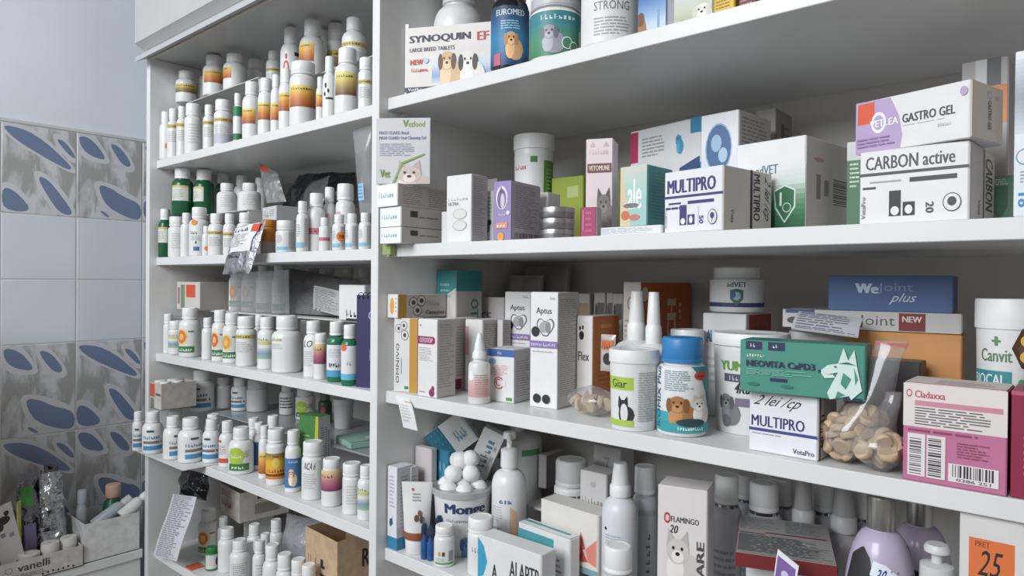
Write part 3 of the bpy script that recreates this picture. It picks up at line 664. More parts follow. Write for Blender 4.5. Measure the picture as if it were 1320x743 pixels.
# spiral notebook
nb = empty('spiral_notebook', tuple(at_Z(469, 506, Z['L3'])-Vector((0, -.02, 0)))); nb.location.z = Z['L3']
NB0 = at_Y(459.5, 505, REC+.012); hN = at_Y(468, 381, REC+.012).z-Z['L3']
nb.location = (NB0.x, REC+.012, Z['L3']+.0004); nb.rotation_euler = (0, 0, math.radians(14))
xn = .062
for nm, y0, y1, c in (('cover', 0, .0012, (52, 42, 92)), ('pages', .0014, .0085, (205, 204, 208)), ('cover', .0087, .0099, (52, 42, 92))):
    b = MB(); b.box(-.0008 if nm == 'cover' else 0, xn, y0, y1, 0.0, hN, mat(c, .5)); b.build(nm, nb)
b = MB(); p = Printer(b, lambda u, v, o: (u*xn, -o, v*hN)); p.t('~J', .42, .3, .5, .42, (150, 140, 190)); p.ring(.5, .78, .12, .05, (170, 164, 200), (52, 42, 92), .3); b.build('cover_print', nb)
for i in range(7):
    b = MB(); x = xn*(i+.5)/7; b.tube([(x, .005+.0075*math.cos(a), hN-.002+.006*math.sin(a)) for a in [k*math.pi/5 for k in range(11)]], .0007, mat((60, 60, 64), .4, .6), 6); b.build('binding_ring', nb)
tag(nb, 'dark purple spiral notebook standing against the upright', 'notebook')
for px, top, w, lk, lab, b_, kw in (
    (217, 405, 13, 'small white bottle', (), 449, dict(style='wide')), (227, 414, 20, 'short white jar, blue gradient label', P_bluegrad(0), 455, dict(style='wide', Y=.045)),
    (245, 397, 29, 'white bottle, orange flower, green foot', P_flower(-35), 458, {}), (268, 410, 16, 'slim plain white bottle', (), 458, {}),
    (284, 400, 22, 'white bottle, red orange flower', P_flower(-30, (214, 96, 60)), 463, {}), (299, 404, 24, 'white bottle, yellow orange flower', P_flower(-25, (226, 160, 50)), 470, {}),
    (317.7, 408, 27, 'white bottle with yellow text line', P_yband(-10, .56), 475, dict(style='wide')), (344, 409, 24, 'white bottle, green blue gradient', P_bluegrad(-5), 478, {}),
    (370, 407, 39, 'biggest white bottle', P_ytext(-35), 484, dict(ch=.25)), (404, 414, 25, 'white bottle with handwritten letters', P_text(-30, 'LO', INK, True), 487, {}),
    (413.5, 430, 18, 'small bottle, pink gradient label', P_pink(0), 491, dict(style='wide')),
    (434, 415, 25, 'green bottle, handwriting, blue foot', [(-85, 85, .2, .62, lambda p: (p.r(0, 0, 1, 1, (226, 226, 230)), p.l(.2, .5, .8, .85, 4, (180, 182, 190)), p.t('~D.Mn.Rp', .22, .12, .8, .36, INK, slant=.2))), (-85, 85, .09, .2, lambda p: p.r(0, 0, 1, 1, (74, 158, 206)))], 495, dict(body=(30, 120, 84), rough=.2)),
    (451, 419, 22, 'green bottle, orange sticker, blue foot', [(-85, 85, .2, .66, lambda p: (p.r(0, 0, 1, 1, (226, 226, 230)), p.t('~HT', .4, .3, .6, .45, (90, 92, 100)))), (-85, 85, .1, .2, lambda p: p.r(0, 0, 1, 1, (96, 186, 216)))], 500, dict(body=(30, 120, 84), rough=.2, mark=(-45, .63, .012, (232, 100, 60), None)))):
    if 'Y' in kw: b_ = None
    bottle(S, FR, px, top, w, lk, lab, b=b_, **kw)
for px, top, w, kw in ((335, 406, 17, dict(Y=.09)), (392, 413, 13, dict(Y=.085))): bottle(S, BK, px, top, w, 'plain white bottle', (), **kw)
# ================================================================== LEFT BAY, FOURTH SHELF
S = 'L4'; zE = at_Y(260, 533, .09).z
plate('clear_tray', 'milky plastic tray carrying the upper bottles of the fourth left-bay shelf', -.76, -.03, .112, .30, zE, .003, mat((206, 208, 210), .55, kind='clear'), (Z['L4'],), cat='tray', part_name='tray_plate')
plate('clear_tray', 'thin white tray jutting out under the leftmost bottles, fourth left-bay shelf', XL+.0195, -.585, -.032, .1, Z['L4']+.0016, .0013, mat((214, 214, 214), .4), (), cat='tray', part_name='tray_plate')
zt = Z['L4']+.0018
# open carton with bottles in it
def open_carton(label, xl, xn, xr, top, Y, z, yaw, c, cin, d=None, w=None, caps=(), pr=None, flap=None):
    P0 = at_Y(xn, top, Y); h = P0.z-z; t = math.radians(yaw); ax = Vector((math.cos(t), math.sin(t), 0)); by = Vector((-math.sin(t), math.cos(t), 0))
    W = w or abs(xy_on(xl, top+20, P0, -ax)); D = d or abs(xy_on(xr, top+20, P0, by)); cen = Vector((P0.x, P0.y, 0))-ax*W/2+by*D/2
    DEV.append(('open', label[:20], round(W, 3), round(D, 3), round(h, 3), round(P0.x, 3)))
    BOXES.append(([(cen.x+ax.x*i*W/2+by.x*j*D/2, cen.y+ax.y*i*W/2+by.y*j*D/2) for i, j in ((-1, -1), (1, -1), (1, 1), (-1, 1))], z, z+h))
    root = empty('open_carton', (cen.x, cen.y, z+.0003), t); m = mat(c, .75, kind='card'); x, y, k = W/2, D/2, .0012
    for nm, a in (('side_wall', (-x, x, -y, -y+k)), ('side_wall', (-x, x, y-k, y)), ('end_wall', (x-k, x, -y+k, y-k)), ('end_wall', (-x, -x+k, -y+k, y-k))):
        b = MB(); b.box(a[0], a[1], a[2], a[3], 0, h, m); b.build(nm, root)
    b = MB(); b.box(-x, x, -y, y, 0, k, m); b.build('carton_base', root)
    if pr:
        mb = MB(); FM = {'F': lambda u, v, o: (-x+W*u, -y-o, h*v), 'R': lambda u, v, o: (x+o, -y+D*u, h*v)}
        for f, fn in pr.items(): fn(Printer(mb, FM[f]))
        mb.build('printed_artwork', root)
    tag(root, label, 'box'); return root, W, D, h, t
CRT = (190, 182, 172)
oc, W, D, h, t = open_carton('open grey carton packed with white capped bottles, fourth left-bay shelf', 178, 208, 250, 496, -.004, at_Y(208, 530, -.004).z, 0, CRT, None, w=.06, d=.078, pr={'F': lambda p: (p.r(.0, .45, .4, .95, (222, 84, 56)), p.r(.5, .52, .95, .62, (110, 104, 100)), p.r(.06, .02, .34, .4, (120, 130, 104)))})
for i, (dx, dy) in enumerate(((-.0145, -.0235), (.0145, -.0235), (-.0145, .0045), (.0145, .0045))):
    root = empty('pill_bottle', (oc.location.x+dx, oc.location.y+dy, oc.location.z+.0014)); hh = h*1.03
    b = MB(); b.lathe([(.0125, 0), (.0135, .002), (.0135, hh*.74), (.01, hh*.8), (.01, hh*.82)], mat(WHITE, .35), 20); b.build('body', root)
    b = MB(); b.lathe([(.0115, hh*.82), (.012, hh*.83), (.012, hh*.985), (.0112, hh)], mat(CAPW, .4), 24, ridge=.03); b.build('cap', root)
    tag(root, 'white capped bottle packed in open grey carton, fourth left-bay shelf', 'bottle', 'bottles packed in the open grey carton')
for px, top, w, lk, lab, base, kw in (
    (260, 477, 33, 'white bottle, blue label', P_blue(-12), 531, dict(style='narrow')), (289, 486, 23, 'grey lidded jar', P_plain(), 529, dict(style='wide', body=(196, 194, 194), cap=(176, 172, 170))),
    (309, 487, 22, 'white bottle, blue print', P_blue(-20), 532, {}), (332, 488, 28, 'broad grey jar', P_plain(), 531, dict(style='jar', body=(200, 200, 200), cap=(196, 196, 196))),
    (370, 495, 20, 'grey bottle, dark print lines', [(-60, 60, .2, .6, lambda p: p.l(0, 0, 1, 1, 3, (90, 88, 92)))], 528, {}), (394, 500, 26, 'white bottle, lime green disc', P_lime(-15), 535, dict(style='wide')),
    (419, 507, 18, 'dark green bottle, red mark', [(-40, 10, .3, .6, lambda p: p.e(.5, .5, .4, .4, (170, 70, 60)))], 534, dict(body=(52, 74, 58), cap=(90, 110, 92))), (443, 514, 26, 'squat milky jar', (), 536, dict(style='tub', body=(196, 198, 198), cap=(206, 206, 206)))):
    bottle(S, UP, px, top, w, lk, lab, z=zE+.0002, Y=min(.22, max(.135, at_Z(px, base, zE).y+.015)), **kw)
for px, top, w, lk, lab, b_, kw in (
    (178, 531, 15, 'white bottle, blue print, at shelf end', P_blue(0), None, dict(Y=-.003, z=zt)), (197, 531, 28, 'white bottle, bright blue label', P_blue(0), None, dict(z=zt, Y=-.0125, style='narrow')),
    (223, 537, 26, 'white bottle, blue label turned right', P_blue(38), None, dict(z=zt, Y=-.004, style='narrow')), (245.6, 539, 33, 'broad white bottle, blue label', P_blue(34), None, dict(z=zt, Y=.012, style='narrow')),
    (273, 540, 24, 'white bottle, clear blue label', P_blue(-16), None, dict(z=zt, Y=.04, style='narrow')), (293, 543, 22, 'white bottle, red label', P_red(-22), 605, dict(style='narrow')),
    (311, 551, 33, 'white bottle, lime disc, green foot', P_lime(-12), 618, dict(style='narrow')), (333.5, 545, 16, 'bottle with dark blue label', [(-80, 80, .1, .6, lambda p: p.r(0, 0, 1, 1, (48, 92, 150)))], None, dict(Y=.075)),
    (356, 553, 26, 'bottle, yellow orange label, red letters', [(-88, 88, .12, .58, lambda p: (p.g(0, 0, 1, 1, [(226, 130, 40), (238, 176, 46), (240, 190, 50), (150, 110, 60)]), p.e(.5, .64, .13, .2, (236, 206, 80)), p.t('~XR BEEF', .2, .26, .8, .4, (170, 40, 40)), p.r(0, .12, 1, .2, (120, 60, 50)), p.t('~tabs', .4, .85, .62, .95, (60, 60, 50))))], 630, dict(style='wide')),
    (378, 555, 21, 'bottle, blue label with small dog', [(-85, 85, .08, .56, lambda p: (p.r(0, 0, 1, 1, (62, 118, 178)), p.dog(.42, .5, .24, .3, (226, 196, 170), (170, 130, 100)), p.t('~PET VIT', .3, .85, .7, .95, (210, 226, 240))))], 626, {}),
    (404, 569, 30, 'white bottle, handwriting, orange mark on cap', P_text(-14, 'NCA 6', INK, True), 650, dict(style='wide', cw=.9)),
    (428, 591, 27, 'short bottle, yellow to purple label', P_pink(0), 657, dict(style='wide', cw=.88)), (454, 597, 25, 'plain lilac white bottle', P_plain(), 666, dict(style='wide', cw=.98)),
    (472, 600, 22, 'white bottle, green gradient, beside upright', P_bluegrad(-10), 672, {})):
    if 'z' in kw: b_ = None
    bottle(S, FR, px, top, w, lk, lab, b=b_, **kw)
for px, top, w, kw in ((226, 529, 24, dict(z=zt, Y=.062)), (275, 534, 22, dict(z=zt, Y=.078)), (327, 539, 19, dict(Y=.105)), (352, 536, 20, dict(Y=.115)), (341, 549, 15, dict(Y=.055, lab=P_orange(0, 80, .1, .5)))):
    bottle(S, BK, px, top, w, 'white capped bottle', kw.pop('lab', ()), **kw)
carton('upright carton with green and yellow face, fourth left-bay shelf', S, 386, 410.5, 448, 538, Y=.075, yaw=12, c=(66, 132, 62), cr=(206, 206, 206), d=.03, pr={'F': lambda p: (p.poly([(.72, 0), (1, 0), (1, 1), (.86, 1)], (190, 186, 50)), p.l(.2, .3, .65, .75, 6, (150, 190, 130))), 'R': lambda p: (p.l(.2, .2, .5, .85, 14, (120, 118, 122)), p.l(.55, .2, .8, .85, 14, (120, 118, 122)), p.r(.84, .3, .9, .8, (130, 90, 110)))})
carton('mint green flat pack lying near the upright, fourth left-bay shelf', S, 421, 452, 480, 572, Y=.115, z=zE+.0006, yaw=-14, c=(146, 186, 168), ct=(146, 190, 172), d=.11, w=.075, pr={'T': lambda p: (p.e(.7, .5, .2, .15, (206, 216, 220)), p.l(.1, .6, .4, .9, 3, (110, 150, 140)))}, flap='F')
# ================================================================== LEFT BAY, LOWEST SHELF IN VIEW
S = 'L5'
for px, top, w, lk, lab, Y, kw in (
    (269, 657, 27, 'white bottle, orange fruit label', P_flower(-20), .09, {}), (273, 705, 17, 'small jar, green lid, dark disc', [(-60, 60, .1, .7, lambda p: (p.r(0, 0, 1, 1, (206, 206, 204)), p.e(.92, .5, .14, .3, (84, 40, 92))))], .055, dict(cap=(44, 126, 60), body=(60, 140, 70), style='wide')),
    (293, 681, 24, 'white capped bottle', (), .075, {}), (309, 696, 26, 'white bottle, boxed print', [(-50, 50, .2, .55, lambda p: (p.r(0, 0, 1, 1, (190, 190, 190)), p.r(.04, .05, .96, .95, (216, 216, 214)), p.l(.1, .1, .9, .9, 5, (150, 150, 152))))], .055, {}),
    (328, 676, 20, 'white capped bottle', (), .12, {}), (335, 697, 19, 'white capped bottle', P_plain(), .065, {}), (351.5, 702, 26, 'white bottle, blue scrawl', [(-45, 45, .3, .6, lambda p: p.t('~ACN', 0, .1, 1, .9, (60, 90, 160), slant=.2))], .048, {}),
    (367, 714, 22, 'white capped bottle', P_plain(), .045, dict(style='wide')), (385, 721, 22, 'white capped bottle', (), .06, dict(style='wide')), (398, 728, 21, 'white capped bottle', (), .034, dict(style='wide')),
    (356, 670, 19, 'white capped bottle', (), .15, {}), (288, 667, 16, 'white capped bottle', (), .11, {}), (342, 688, 17, 'white capped bottle', (), .1, {}), (321, 699, 15, 'narrow white bottle', (), .085, {})):
    bottle(S, FR, px, top, w, lk, lab, Y=Y, **kw)
rz = at_Y(309, 676, .14).z
open_carton('open printed carton with red lettering under fourth left-bay shelf', 266, 309, 362, 637, .14, rz, -6, (206, 194, 182), None, w=.12, d=.12, pr={'F': lambda p: (p.t('~RONIDA', .1, .3, .62, .6, (176, 84, 70)), p.l(.1, .65, .7, .85, 2, (190, 130, 110))), 'R': lambda p: (p.t('~RUR', .35, .7, .7, .9, INK), p.r(.3, .2, .8, .55, (150, 140, 132)))})
plate('riser_board', 'pale board under printed carton, lowest left-bay shelf', -.80, -.70, .16, .24, rz-.0006, .004, RB, (Z['L5'],))
open_carton('open brown cardboard carton at the upright, lowest left-bay shelf', 394, 435, 474, 700, .052, Z['L5'], -4, (196, 164, 128), None, d=.085, w=.11, pr={'F': lambda p: (p.t('~RONI', .08, .5, .4, .75, (170, 90, 70)), p.t('~DAZE', .42, .25, .62, .8, INK, rot=90), p.l(.1, .2, .36, .42, 3, (180, 110, 90))), 'R': lambda p: (p.t('RU', .6, .68, .98, .86, INK), p.r(.62, .2, .98, .56, (150, 120, 96)), p.r(.65, .23, .95, .53, (190, 158, 122)))})
pouch('plastic_bag', 'crumpled lilac grey bag between cartons, lowest left-bay shelf', 'bag', q4([.15, .15, .18, .18], (364, 716), (400, 722), (412, 672), (370, 662)), .03, mat((160, 158, 166), .35, .1, 'crumple'), .008, 35)
pouch('foil_pouch', 'shiny black and silver foil pouch under the fourth left-bay shelf', 'pouch', q4([.06, .07, .07, .06], (231, 640), (266, 646), (268, 612), (234, 604)), .03, mat((90, 90, 94), .12, 1.0, 'crumple'), .014, 45)
sheet('leaflet', 'curling white text leaflet hanging at left panel over lowest shelf', 'leaflet', [at_Y(223, 637, .036), at_Y(217, 660, .026), at_Y(205, 690, .004), at_Y(198, 716, -.006)], at_Y(253, 641, .05)-at_Y(223, 637, .05), mat((206, 206, 214), .7), sub=3, pr=lambda p: p.l(.08, .04, .94, .96, 26, (140, 140, 152), .55))
carton('small orange red card lying flat on lowest left-bay shelf', S, 236, 246, 250, 727, Y=REC+.004, hh=.0022, c=(226, 92, 60), d=.03, w=.03, flap='F')
# ================================================================== BOXES ON THE SIDE COUNTER
wb = empty('open_carton', (-.925, -.06, CZ)); tag(wb, 'white open box of loose bottles on the side counter, against the shelving', 'box')
def obox(root, x0, x1, y0, y1, h, m, hb=None):
    k = .002
    for nm, a, hh in (('front_wall', (x1-k, x1, y0, y1), h), ('rear_wall', (x0, x0+k, y0, y1), hb or h), ('end_wall', (x0+k, x1-k, y0, y0+k), h), ('end_wall', (x0+k, x1-k, y1-k, y1), h), ('box_floor', (x0, x1, y0, y1), k)):
        b = MB(); b.box(*a, 0.0003, hh, m); b.build(nm, root)
obox(wb, -.06, .059, -.0625, .052, .087, mat((214, 213, 212), .6, kind='card'))
vb = empty('open_carton', (-.925, -.24, CZ)); tag(vb, 'greyish carton with printed dots and lettering on the side counter', 'box')
obox(vb, -.07, .066, -.2, .113, .045, mat((200, 196, 190), .7, kind='card'), .05)
b = MB(); p = Printer(b, lambda u, v, o: (.066+o, -.2+.313*u, .045*v)); p.t('vanelli', .62, .5, .8, .85, (70, 68, 70)); p.ring(.57, .66, .02, .14, (90, 88, 90), (200, 196, 190)); p.l(.56, .2, .82, .4, 2, (130, 126, 122))
for i in range(7): p.e(.76+.03*i, .14+.02*(i % 3), .006, .05, INK)
b.build('printed_artwork', vb)
def free_bottle(loc, axis, L, R, label, body=WHITE, cap=CAPW, kind='plain'):
    root = empty('pill_bottle', loc); root.rotation_euler = Vector(axis).to_track_quat('Z', 'Y').to_euler()
    b = MB(); b.lathe([(R*.9, 0), (R, L*.02), (R, L*.62), (R*.85, L*.7), (R*.6, L*.75), (R*.6, L*.79)], mat(body, .35), 24); b.build('body', root)
    b = MB(); b.lathe([(R*.72, L*.78), (R*.75, L*.79), (R*.75, L*.98), (R*.7, L)], mat(cap, .4), 28, ridge=.03); b.build('cap', root)
    tag(root, label, 'bottle')
free_bottle((-.915, -.088, CZ+.064), (.02, .75, .44), .092, .0145, 'blue grey bottle lying tilted in the white open box', (176, 186, 194), (206, 206, 206))
free_bottle((-.886, -.04, CZ+.08), (.02, .72, .5), .07, .014, 'white bottle lying tilted in white open box, against the shelving', WHITE)
free_bottle((-.962, -.1, CZ+.004), (0, 0.02, 1), .135, .0125, 'slim bluish bottle standing in the white open box', (176, 190, 200), (196, 204, 210))
free_bottle((-.96, -.032, CZ+.004), (0, 0, 1), .135, .022, 'green bottle with peach cap standing in white open box', (30, 104, 66), (226, 176, 150))
free_bottle((-.905, .03, CZ+.003), (0, .04, 1), .165, .018, 'tall white bottle in the gap between box and shelving', (214, 214, 214))
for i, (y, x, r, hh, zz) in enumerate(((-.181, -.888, .017, .04, .02), (-.146, -.89, .0155, .04, .022))):
    root = empty('bandage_roll', (x, y, CZ+zz)); b = MB(); b.lathe([(r*.96, 0), (r, .002), (r, hh*.48), (r*.95, hh*.5), (r, hh*.52), (r, hh-.002), (r*.95, hh), (r*.3, hh), (r*.28, hh-.006)], mat((222, 220, 214), .8), 26); b.build('gauze', root)
    b = MB(); b.lathe([(r*.24, hh-.007), (r*.26, hh-.002), (r*.2, hh-.001)], mat((196, 190, 180), .7), 16); b.build('core', root)
    tag(root, ('upright white gauze roll in the dotted carton, beside foil packs', 'upright white gauze roll in the dotted carton, beside white box')[i], 'bandage')
root = empty('tape_roll', (-.888, -.219, CZ+.03)); b = MB(); b.lathe([(.018, 0), (.0195, .001), (.0195, .017), (.018, .018), (.009, .018), (.0085, .014)], mat((216, 210, 200), .6), 28); b.build('tape', root); tag(root, 'flat roll of white tape in the dotted carton', 'tape')
root = empty('small_jar', (-.89, -.31, CZ+.03)); b = MB(); b.lathe([(.012, 0), (.0135, .003), (.0135, .014), (.012, .016)], mat(WHITE, .4), 22); b.build('body', root); b = MB(); b.lathe([(.0142, .016), (.0148, .017), (.0148, .026), (.0135, .027)], mat((214, 214, 214), .4), 28, ridge=.03); b.build('cap', root); root.rotation_euler = (.5, .9, 0); tag(root, 'tiny white jar tipped over in the dotted carton', 'jar')
for i, (y0, y1, zt_, x, seed) in enumerate(((-.228, -.172, .20, -.955, 0), (-.188, -.136, .195, -.945, 3.3), (-.17, -.134, .205, -.98, 7.1))):
    pouch('foil_pouch', ('dark silver foil pack with green corner standing in dotted carton', 'creased silver foil pack standing in front of others, dotted carton', 'dark silver foil pack at the white box side of dotted carton')[i], 'pouch',
          [(x+.02, y0, CZ+.012), (x+.02, y1, CZ+.012), (x-.01, y1-.004, CZ+zt_), (x-.01, y0+.004, CZ+zt_)], .014, mat(((120, 120, 126), (180, 182, 188), (110, 110, 114))[i], .18, 1.0, 'crumple'), .012, 50, seed=seed, pr=(lambda p: p.poly([(.1, .62), (.62, .62), (.55, .84), (.1, .86)], (70, 150, 60))) if i == 0 else None)
sheet('leaflet', 'thin yellow green booklet standing in the dotted carton', 'leaflet', [Vector((-.906, -.236, CZ+.155)), Vector((-.902, -.236, CZ+.08)), Vector((-.898, -.236, CZ+.006))], (-.012, .008, 0), mat((186, 190, 90), .6), th=.003)
sheet('leaflet', 'thin purple sachet beside the yellow green booklet', 'leaflet', [Vector((-.914, -.222, CZ+.1)), Vector((-.914, -.22, CZ+.05)), Vector((-.914, -.219, CZ+.05-.045))], (-.004, .022, 0), mat((120, 110, 156), .6), th=.003)
sheet('sachet', 'white sachet with dark floral print in the dotted carton', 'sachet', [Vector((-.915, -.285, CZ+.145)), Vector((-.895, -.275, CZ+.08)), Vector((-.888, -.262, CZ+.01))], (-.004, .04, .012), mat((206, 202, 198), .6), th=.003, pr=lambda p: (p.e(.5, .72, .3, .05, (46, 44, 48)), p.e(.3, .66, .16, .05, (46, 44, 48)), p.e(.7, .8, .12, .04, (46, 44, 48)), p.r(.25, .05, .45, .58, (130, 124, 140)), p.r(.6, .05, .8, .55, (150, 146, 156))))
# ================================================================== RIGHT BAY, TOP SHELF
DEFER = []       # round things of this bay are set down after the cartons
S = 'R1'; NAVY = (34, 40, 78); TEAL = (60, 150, 152)
def pr_syn(p):
    p.t('SYNOQUIN', .05, .74, .72, .87, (30, 34, 58), bold=.03); p.t('EF', .80, .73, .92, .86, (188, 52, 44), bold=.03); p.t('LARGE BREED TABLETS', .05, .62, .55, .68, (50, 52, 66))
    p.g(.3, .08, 1, .55, [(226, 226, 230), (130, 160, 206), (206, 212, 226), PAPER]); p.t('NEW', .06, .42, .2, .5, (200, 60, 46), bold=.03); p.t('~INGREDIENT', .07, .31, .26, .37, (200, 70, 56)); p.e(.235, .48, .03, .045, (180, 200, 220))
    p.dog(.47, .45, .16, .3, (214, 176, 130), (96, 66, 46)); p.dog(.70, .42, .17, .3, (226, 220, 208), (60, 54, 52)); p.r(0, 0, 1, .07, NAVY); p.t('VetPlus', .04, .015, .2, .055, (220, 224, 236))
carton('white tablet carton with two running dogs and bold navy title', S, 523, 640, 660, 27, Y=.078, yaw=27, c=(222, 214, 208), d=.018, pr={'F': pr_syn})
carton('thin white carton tucked behind the running dogs carton', S, 522, 527, 545, 31, Y=.046, yaw=27, c=(226, 224, 222), d=.006, w=.006)
bottle(S, FR, 592, -34, 66, '', (), Y=.125, style='narrow', name='plastic_jug', label='big round shouldered white jug behind the running dogs carton', cat='jug')
bottle(S, FR, 658, -22, 49, '', [(-88, 88, .06, .68, lambda p: (p.g(0, 0, 1, 1, [(28, 62, 112), (38, 120, 170), (40, 130, 176), (40, 92, 140), (40, 60, 90)]), p.t('EUROMED', .25, .84, .76, .94, (190, 206, 220)), p.l(.34, .6, .72, .76, 3, (160, 200, 220)), p.dog(.52, .44, .2, .24, (222, 168, 112), (196, 136, 84)), p.r(.2, .0, .34, .2, (196, 96, 110))))], Y=.05, style='std', body=(28, 28, 34), rough=.12, cw=.84, ch=.2, label='dark bottle with blue label and sitting golden puppy')
bottle(S, BK, 686, -4, 26, '', (), Y=.13, style='wide', label='plain white bottle half hidden between dark bottle and teal jar')
bottle(S, FR, 716, 4, 66, '', [(-82, 82, .08, .74, lambda p: (p.r(0, 0, 1, 1, (52, 134, 142)), p.g(.05, .0, 1, .7, [(66, 132, 96), (76, 150, 110), (60, 140, 140)], 8), p.t('~DERMAVET', .3, .8, .8, .92, (200, 226, 228)), p.dog(.42, .52, .2, .32, (150, 152, 162), (110, 110, 122)), p.ring(.66, .28, .08, .14, (230, 236, 232), (66, 132, 96)), p.ring(.76, .2, .07, .13, (230, 236, 232), (66, 132, 96)), p.r(.86, .1, .9, .6, (226, 230, 226))))], Y=.062, style='jar', cap=(186, 188, 190), cw=.97, ch=.18, name='plastic_jar', label='white jar with teal label, grey dog and silver lid', cat='jar')
zj = at_Y(716, 4, .062).z
bottle(S, UP, 717, -55, 52, '', [(-60, 60, .1, .7, lambda p: (p.r(0, 0, 1, 1, (206, 204, 204)), p.r(.4, .0, .8, .3, (120, 50, 56))))], z=zj+.0006, Y=.07, style='jar', name='plastic_jar', label='white jar stacked on the silver lidded teal jar', cat='jar')
bottle(S, FR, 787, -40, 75, '', [(-80, 80, .06, .76, lambda p: (p.r(0, 0, 1, 1, (222, 220, 218)), p.t('PAN VITS', .3, .82, .68, .94, (222, 96, 56)), p.t('STRONG', .3, .5, .74, .64, (110, 108, 112), bold=.0), p.l(.3, .1, .8, .4, 4, (160, 158, 162))))], Y=.066, style='jar', cw=.9, name='plastic_jar', label='large white jar with orange and grey lettering on top right-bay shelf', cat='jar')
carton('blue and white carton with brown dog beside the large white jar', S, 823, 859, 868, -30, Y=.05, yaw=-6, c=(190, 206, 226), cr=(60, 90, 160), d=.05, pr={'F': lambda p: (p.g(0, .3, 1, 1, [(190, 206, 226), (96, 140, 200), (40, 66, 140)]), p.e(.12, .2, .2, .26, (160, 116, 80)), p.e(.1, .42, .14, .12, (120, 80, 56)), p.r(.7, 0, .78, .5, (120, 160, 206)))})
carton('carton with white terrier photo on grass, top right-bay shelf', S, 861, 919, 926, -60, Y=.046, yaw=-6, c=(206, 206, 204), d=.05, pr={'F': lambda p: (p.g(0, 0, 1, .6, [(150, 160, 110), (196, 200, 176), (206, 210, 212)]), p.r(0, 0, .16, 1, (150, 148, 158)), p.dog(.78, .24, .34, .2, (222, 220, 206), (206, 200, 184)), p.e(.35, .08, .16, .1, (120, 134, 84)))})
carton('yellow carton at far end of the top right-bay shelf', S, 921, 947, 952, -60, Y=.046, yaw=-6, c=(226, 186, 52), d=.05, pr={'F': lambda p: (p.r(0, .1, .9, .16, (190, 150, 40)), p.l(.1, .2, .9, .4, 3, (150, 110, 40)))})
carton('maroon carton at the far end beside the yellow one', S, 953, 975, 982, -60, Y=.046, yaw=-6, c=(110, 50, 60), d=.05, pr={'F': lambda p: p.l(.1, .1, .9, .5, 4, (180, 130, 130))})
# ================================================================== RIGHT BAY, SECOND SHELF
S = 'R2'
def pr_vf(p):
    p.t('V', .5, .86, .6, .97, (110, 150, 40), bold=.03); p.t('etfood', .6, .86, .9, .95, (130, 160, 60)); p.t('MAXI GUARD Bucal', .06, .75, .6, .8, (110, 120, 160)); p.t('MAXI GUARD Oral Cleansing Gel', .06, .66, .92, .72, (110, 120, 160))
    p.l(.07, .42, .8, .62, 5, (150, 156, 180)); p.dog(.62, .14, .44, .26, (206, 190, 180), (196, 170, 160), True, True); p.t('Vet', .08, .1, .26, .22, (120, 160, 60)); p.poly([(.3, .0), (.34, .0), (.5, .3), (.9, .44), (.9, .46), (.48, .33)], (140, 170, 80))
carton('white display card with small pale dog and green lettering', None, 485, 555, 558, 152, Y=.03, z=at_Y(512.5, 236, -.012).z+.0012, yaw=36, c=(206, 204, 206), d=.004, pr={'F': pr_vf}, flap='N')
STK = ((486, 512.5, 572, 236, 266), (490, 517, 572, 266, 291.5), (490, 517, 572, 292.5, 318.5))
zs_ = [at_Y(512.5, 236, -.012).z, at_Y(517, 266, -.008).z, at_Y(517, 292.5, -.008).z, Z['R2']]
for i, (xl, xn, xr, tp, bt) in enumerate(STK):
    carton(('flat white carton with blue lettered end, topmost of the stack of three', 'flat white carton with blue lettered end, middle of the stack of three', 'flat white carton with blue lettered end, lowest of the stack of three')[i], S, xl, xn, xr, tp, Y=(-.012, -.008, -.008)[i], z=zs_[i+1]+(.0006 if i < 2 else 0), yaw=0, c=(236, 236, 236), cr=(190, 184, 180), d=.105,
           pr={'F': lambda p: p.t('~Suvoxel', .1, .4, .85, .62, (110, 176, 206)), 'R': (lambda p: (p.l(.08, .1, .5, .9, 6, (150, 144, 142)), p.l(.56, .1, .97, .9, 6, (150, 144, 142)))) if i == 0 else (lambda p: (p.r(.16, .5, .3, .82, (70, 66, 68)), p.l(.32, .45, .8, .6, 1, (120, 114, 112)), p.e(.84, .55, .03, .1, (110, 104, 104))))}, group='stacked flat cartons by the upright')
z3 = at_Y(517, 318.5, -.008).z
carton('green yellow slab under the three stacked cartons at the shelf end', None, 489, 503, 560, 319.5, Y=.0035, z=Z['R2']-.016, hh=.0155, w=.019, yaw=0, c=(150, 168, 96), d=.011, flap='N')
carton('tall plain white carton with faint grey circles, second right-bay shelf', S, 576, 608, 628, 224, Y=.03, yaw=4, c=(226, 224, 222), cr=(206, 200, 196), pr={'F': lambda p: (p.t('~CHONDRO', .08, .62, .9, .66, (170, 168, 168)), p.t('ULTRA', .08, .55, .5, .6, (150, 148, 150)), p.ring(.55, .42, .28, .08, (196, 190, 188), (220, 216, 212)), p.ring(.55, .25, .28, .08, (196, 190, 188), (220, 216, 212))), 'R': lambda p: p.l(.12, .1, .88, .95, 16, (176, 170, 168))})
carton('narrow white carton edge between stacked cartons and tall white carton', S, 569, 576, 582, 273, Y=.05, c=(222, 222, 222), d=.03)
carton('grey carton peeking over the purple dog carton', S, 627, 640, 655, 230, Y=.19, c=(196, 190, 188), d=.06)
carton('white carton with green leaf print beside the purple dog carton', S, 623, 637, 645, 246, Y=.072, c=(226, 228, 228), d=.02, pr={'F': lambda p: (p.r(0, 0, 1, .05, (110, 150, 96)), p.e(.4, .3, .24, .1, (90, 120, 90)), p.e(.6, .4, .2, .06, (60, 66, 60)), p.l(.2, .5, .9, .9, 4, (170, 196, 190)))})
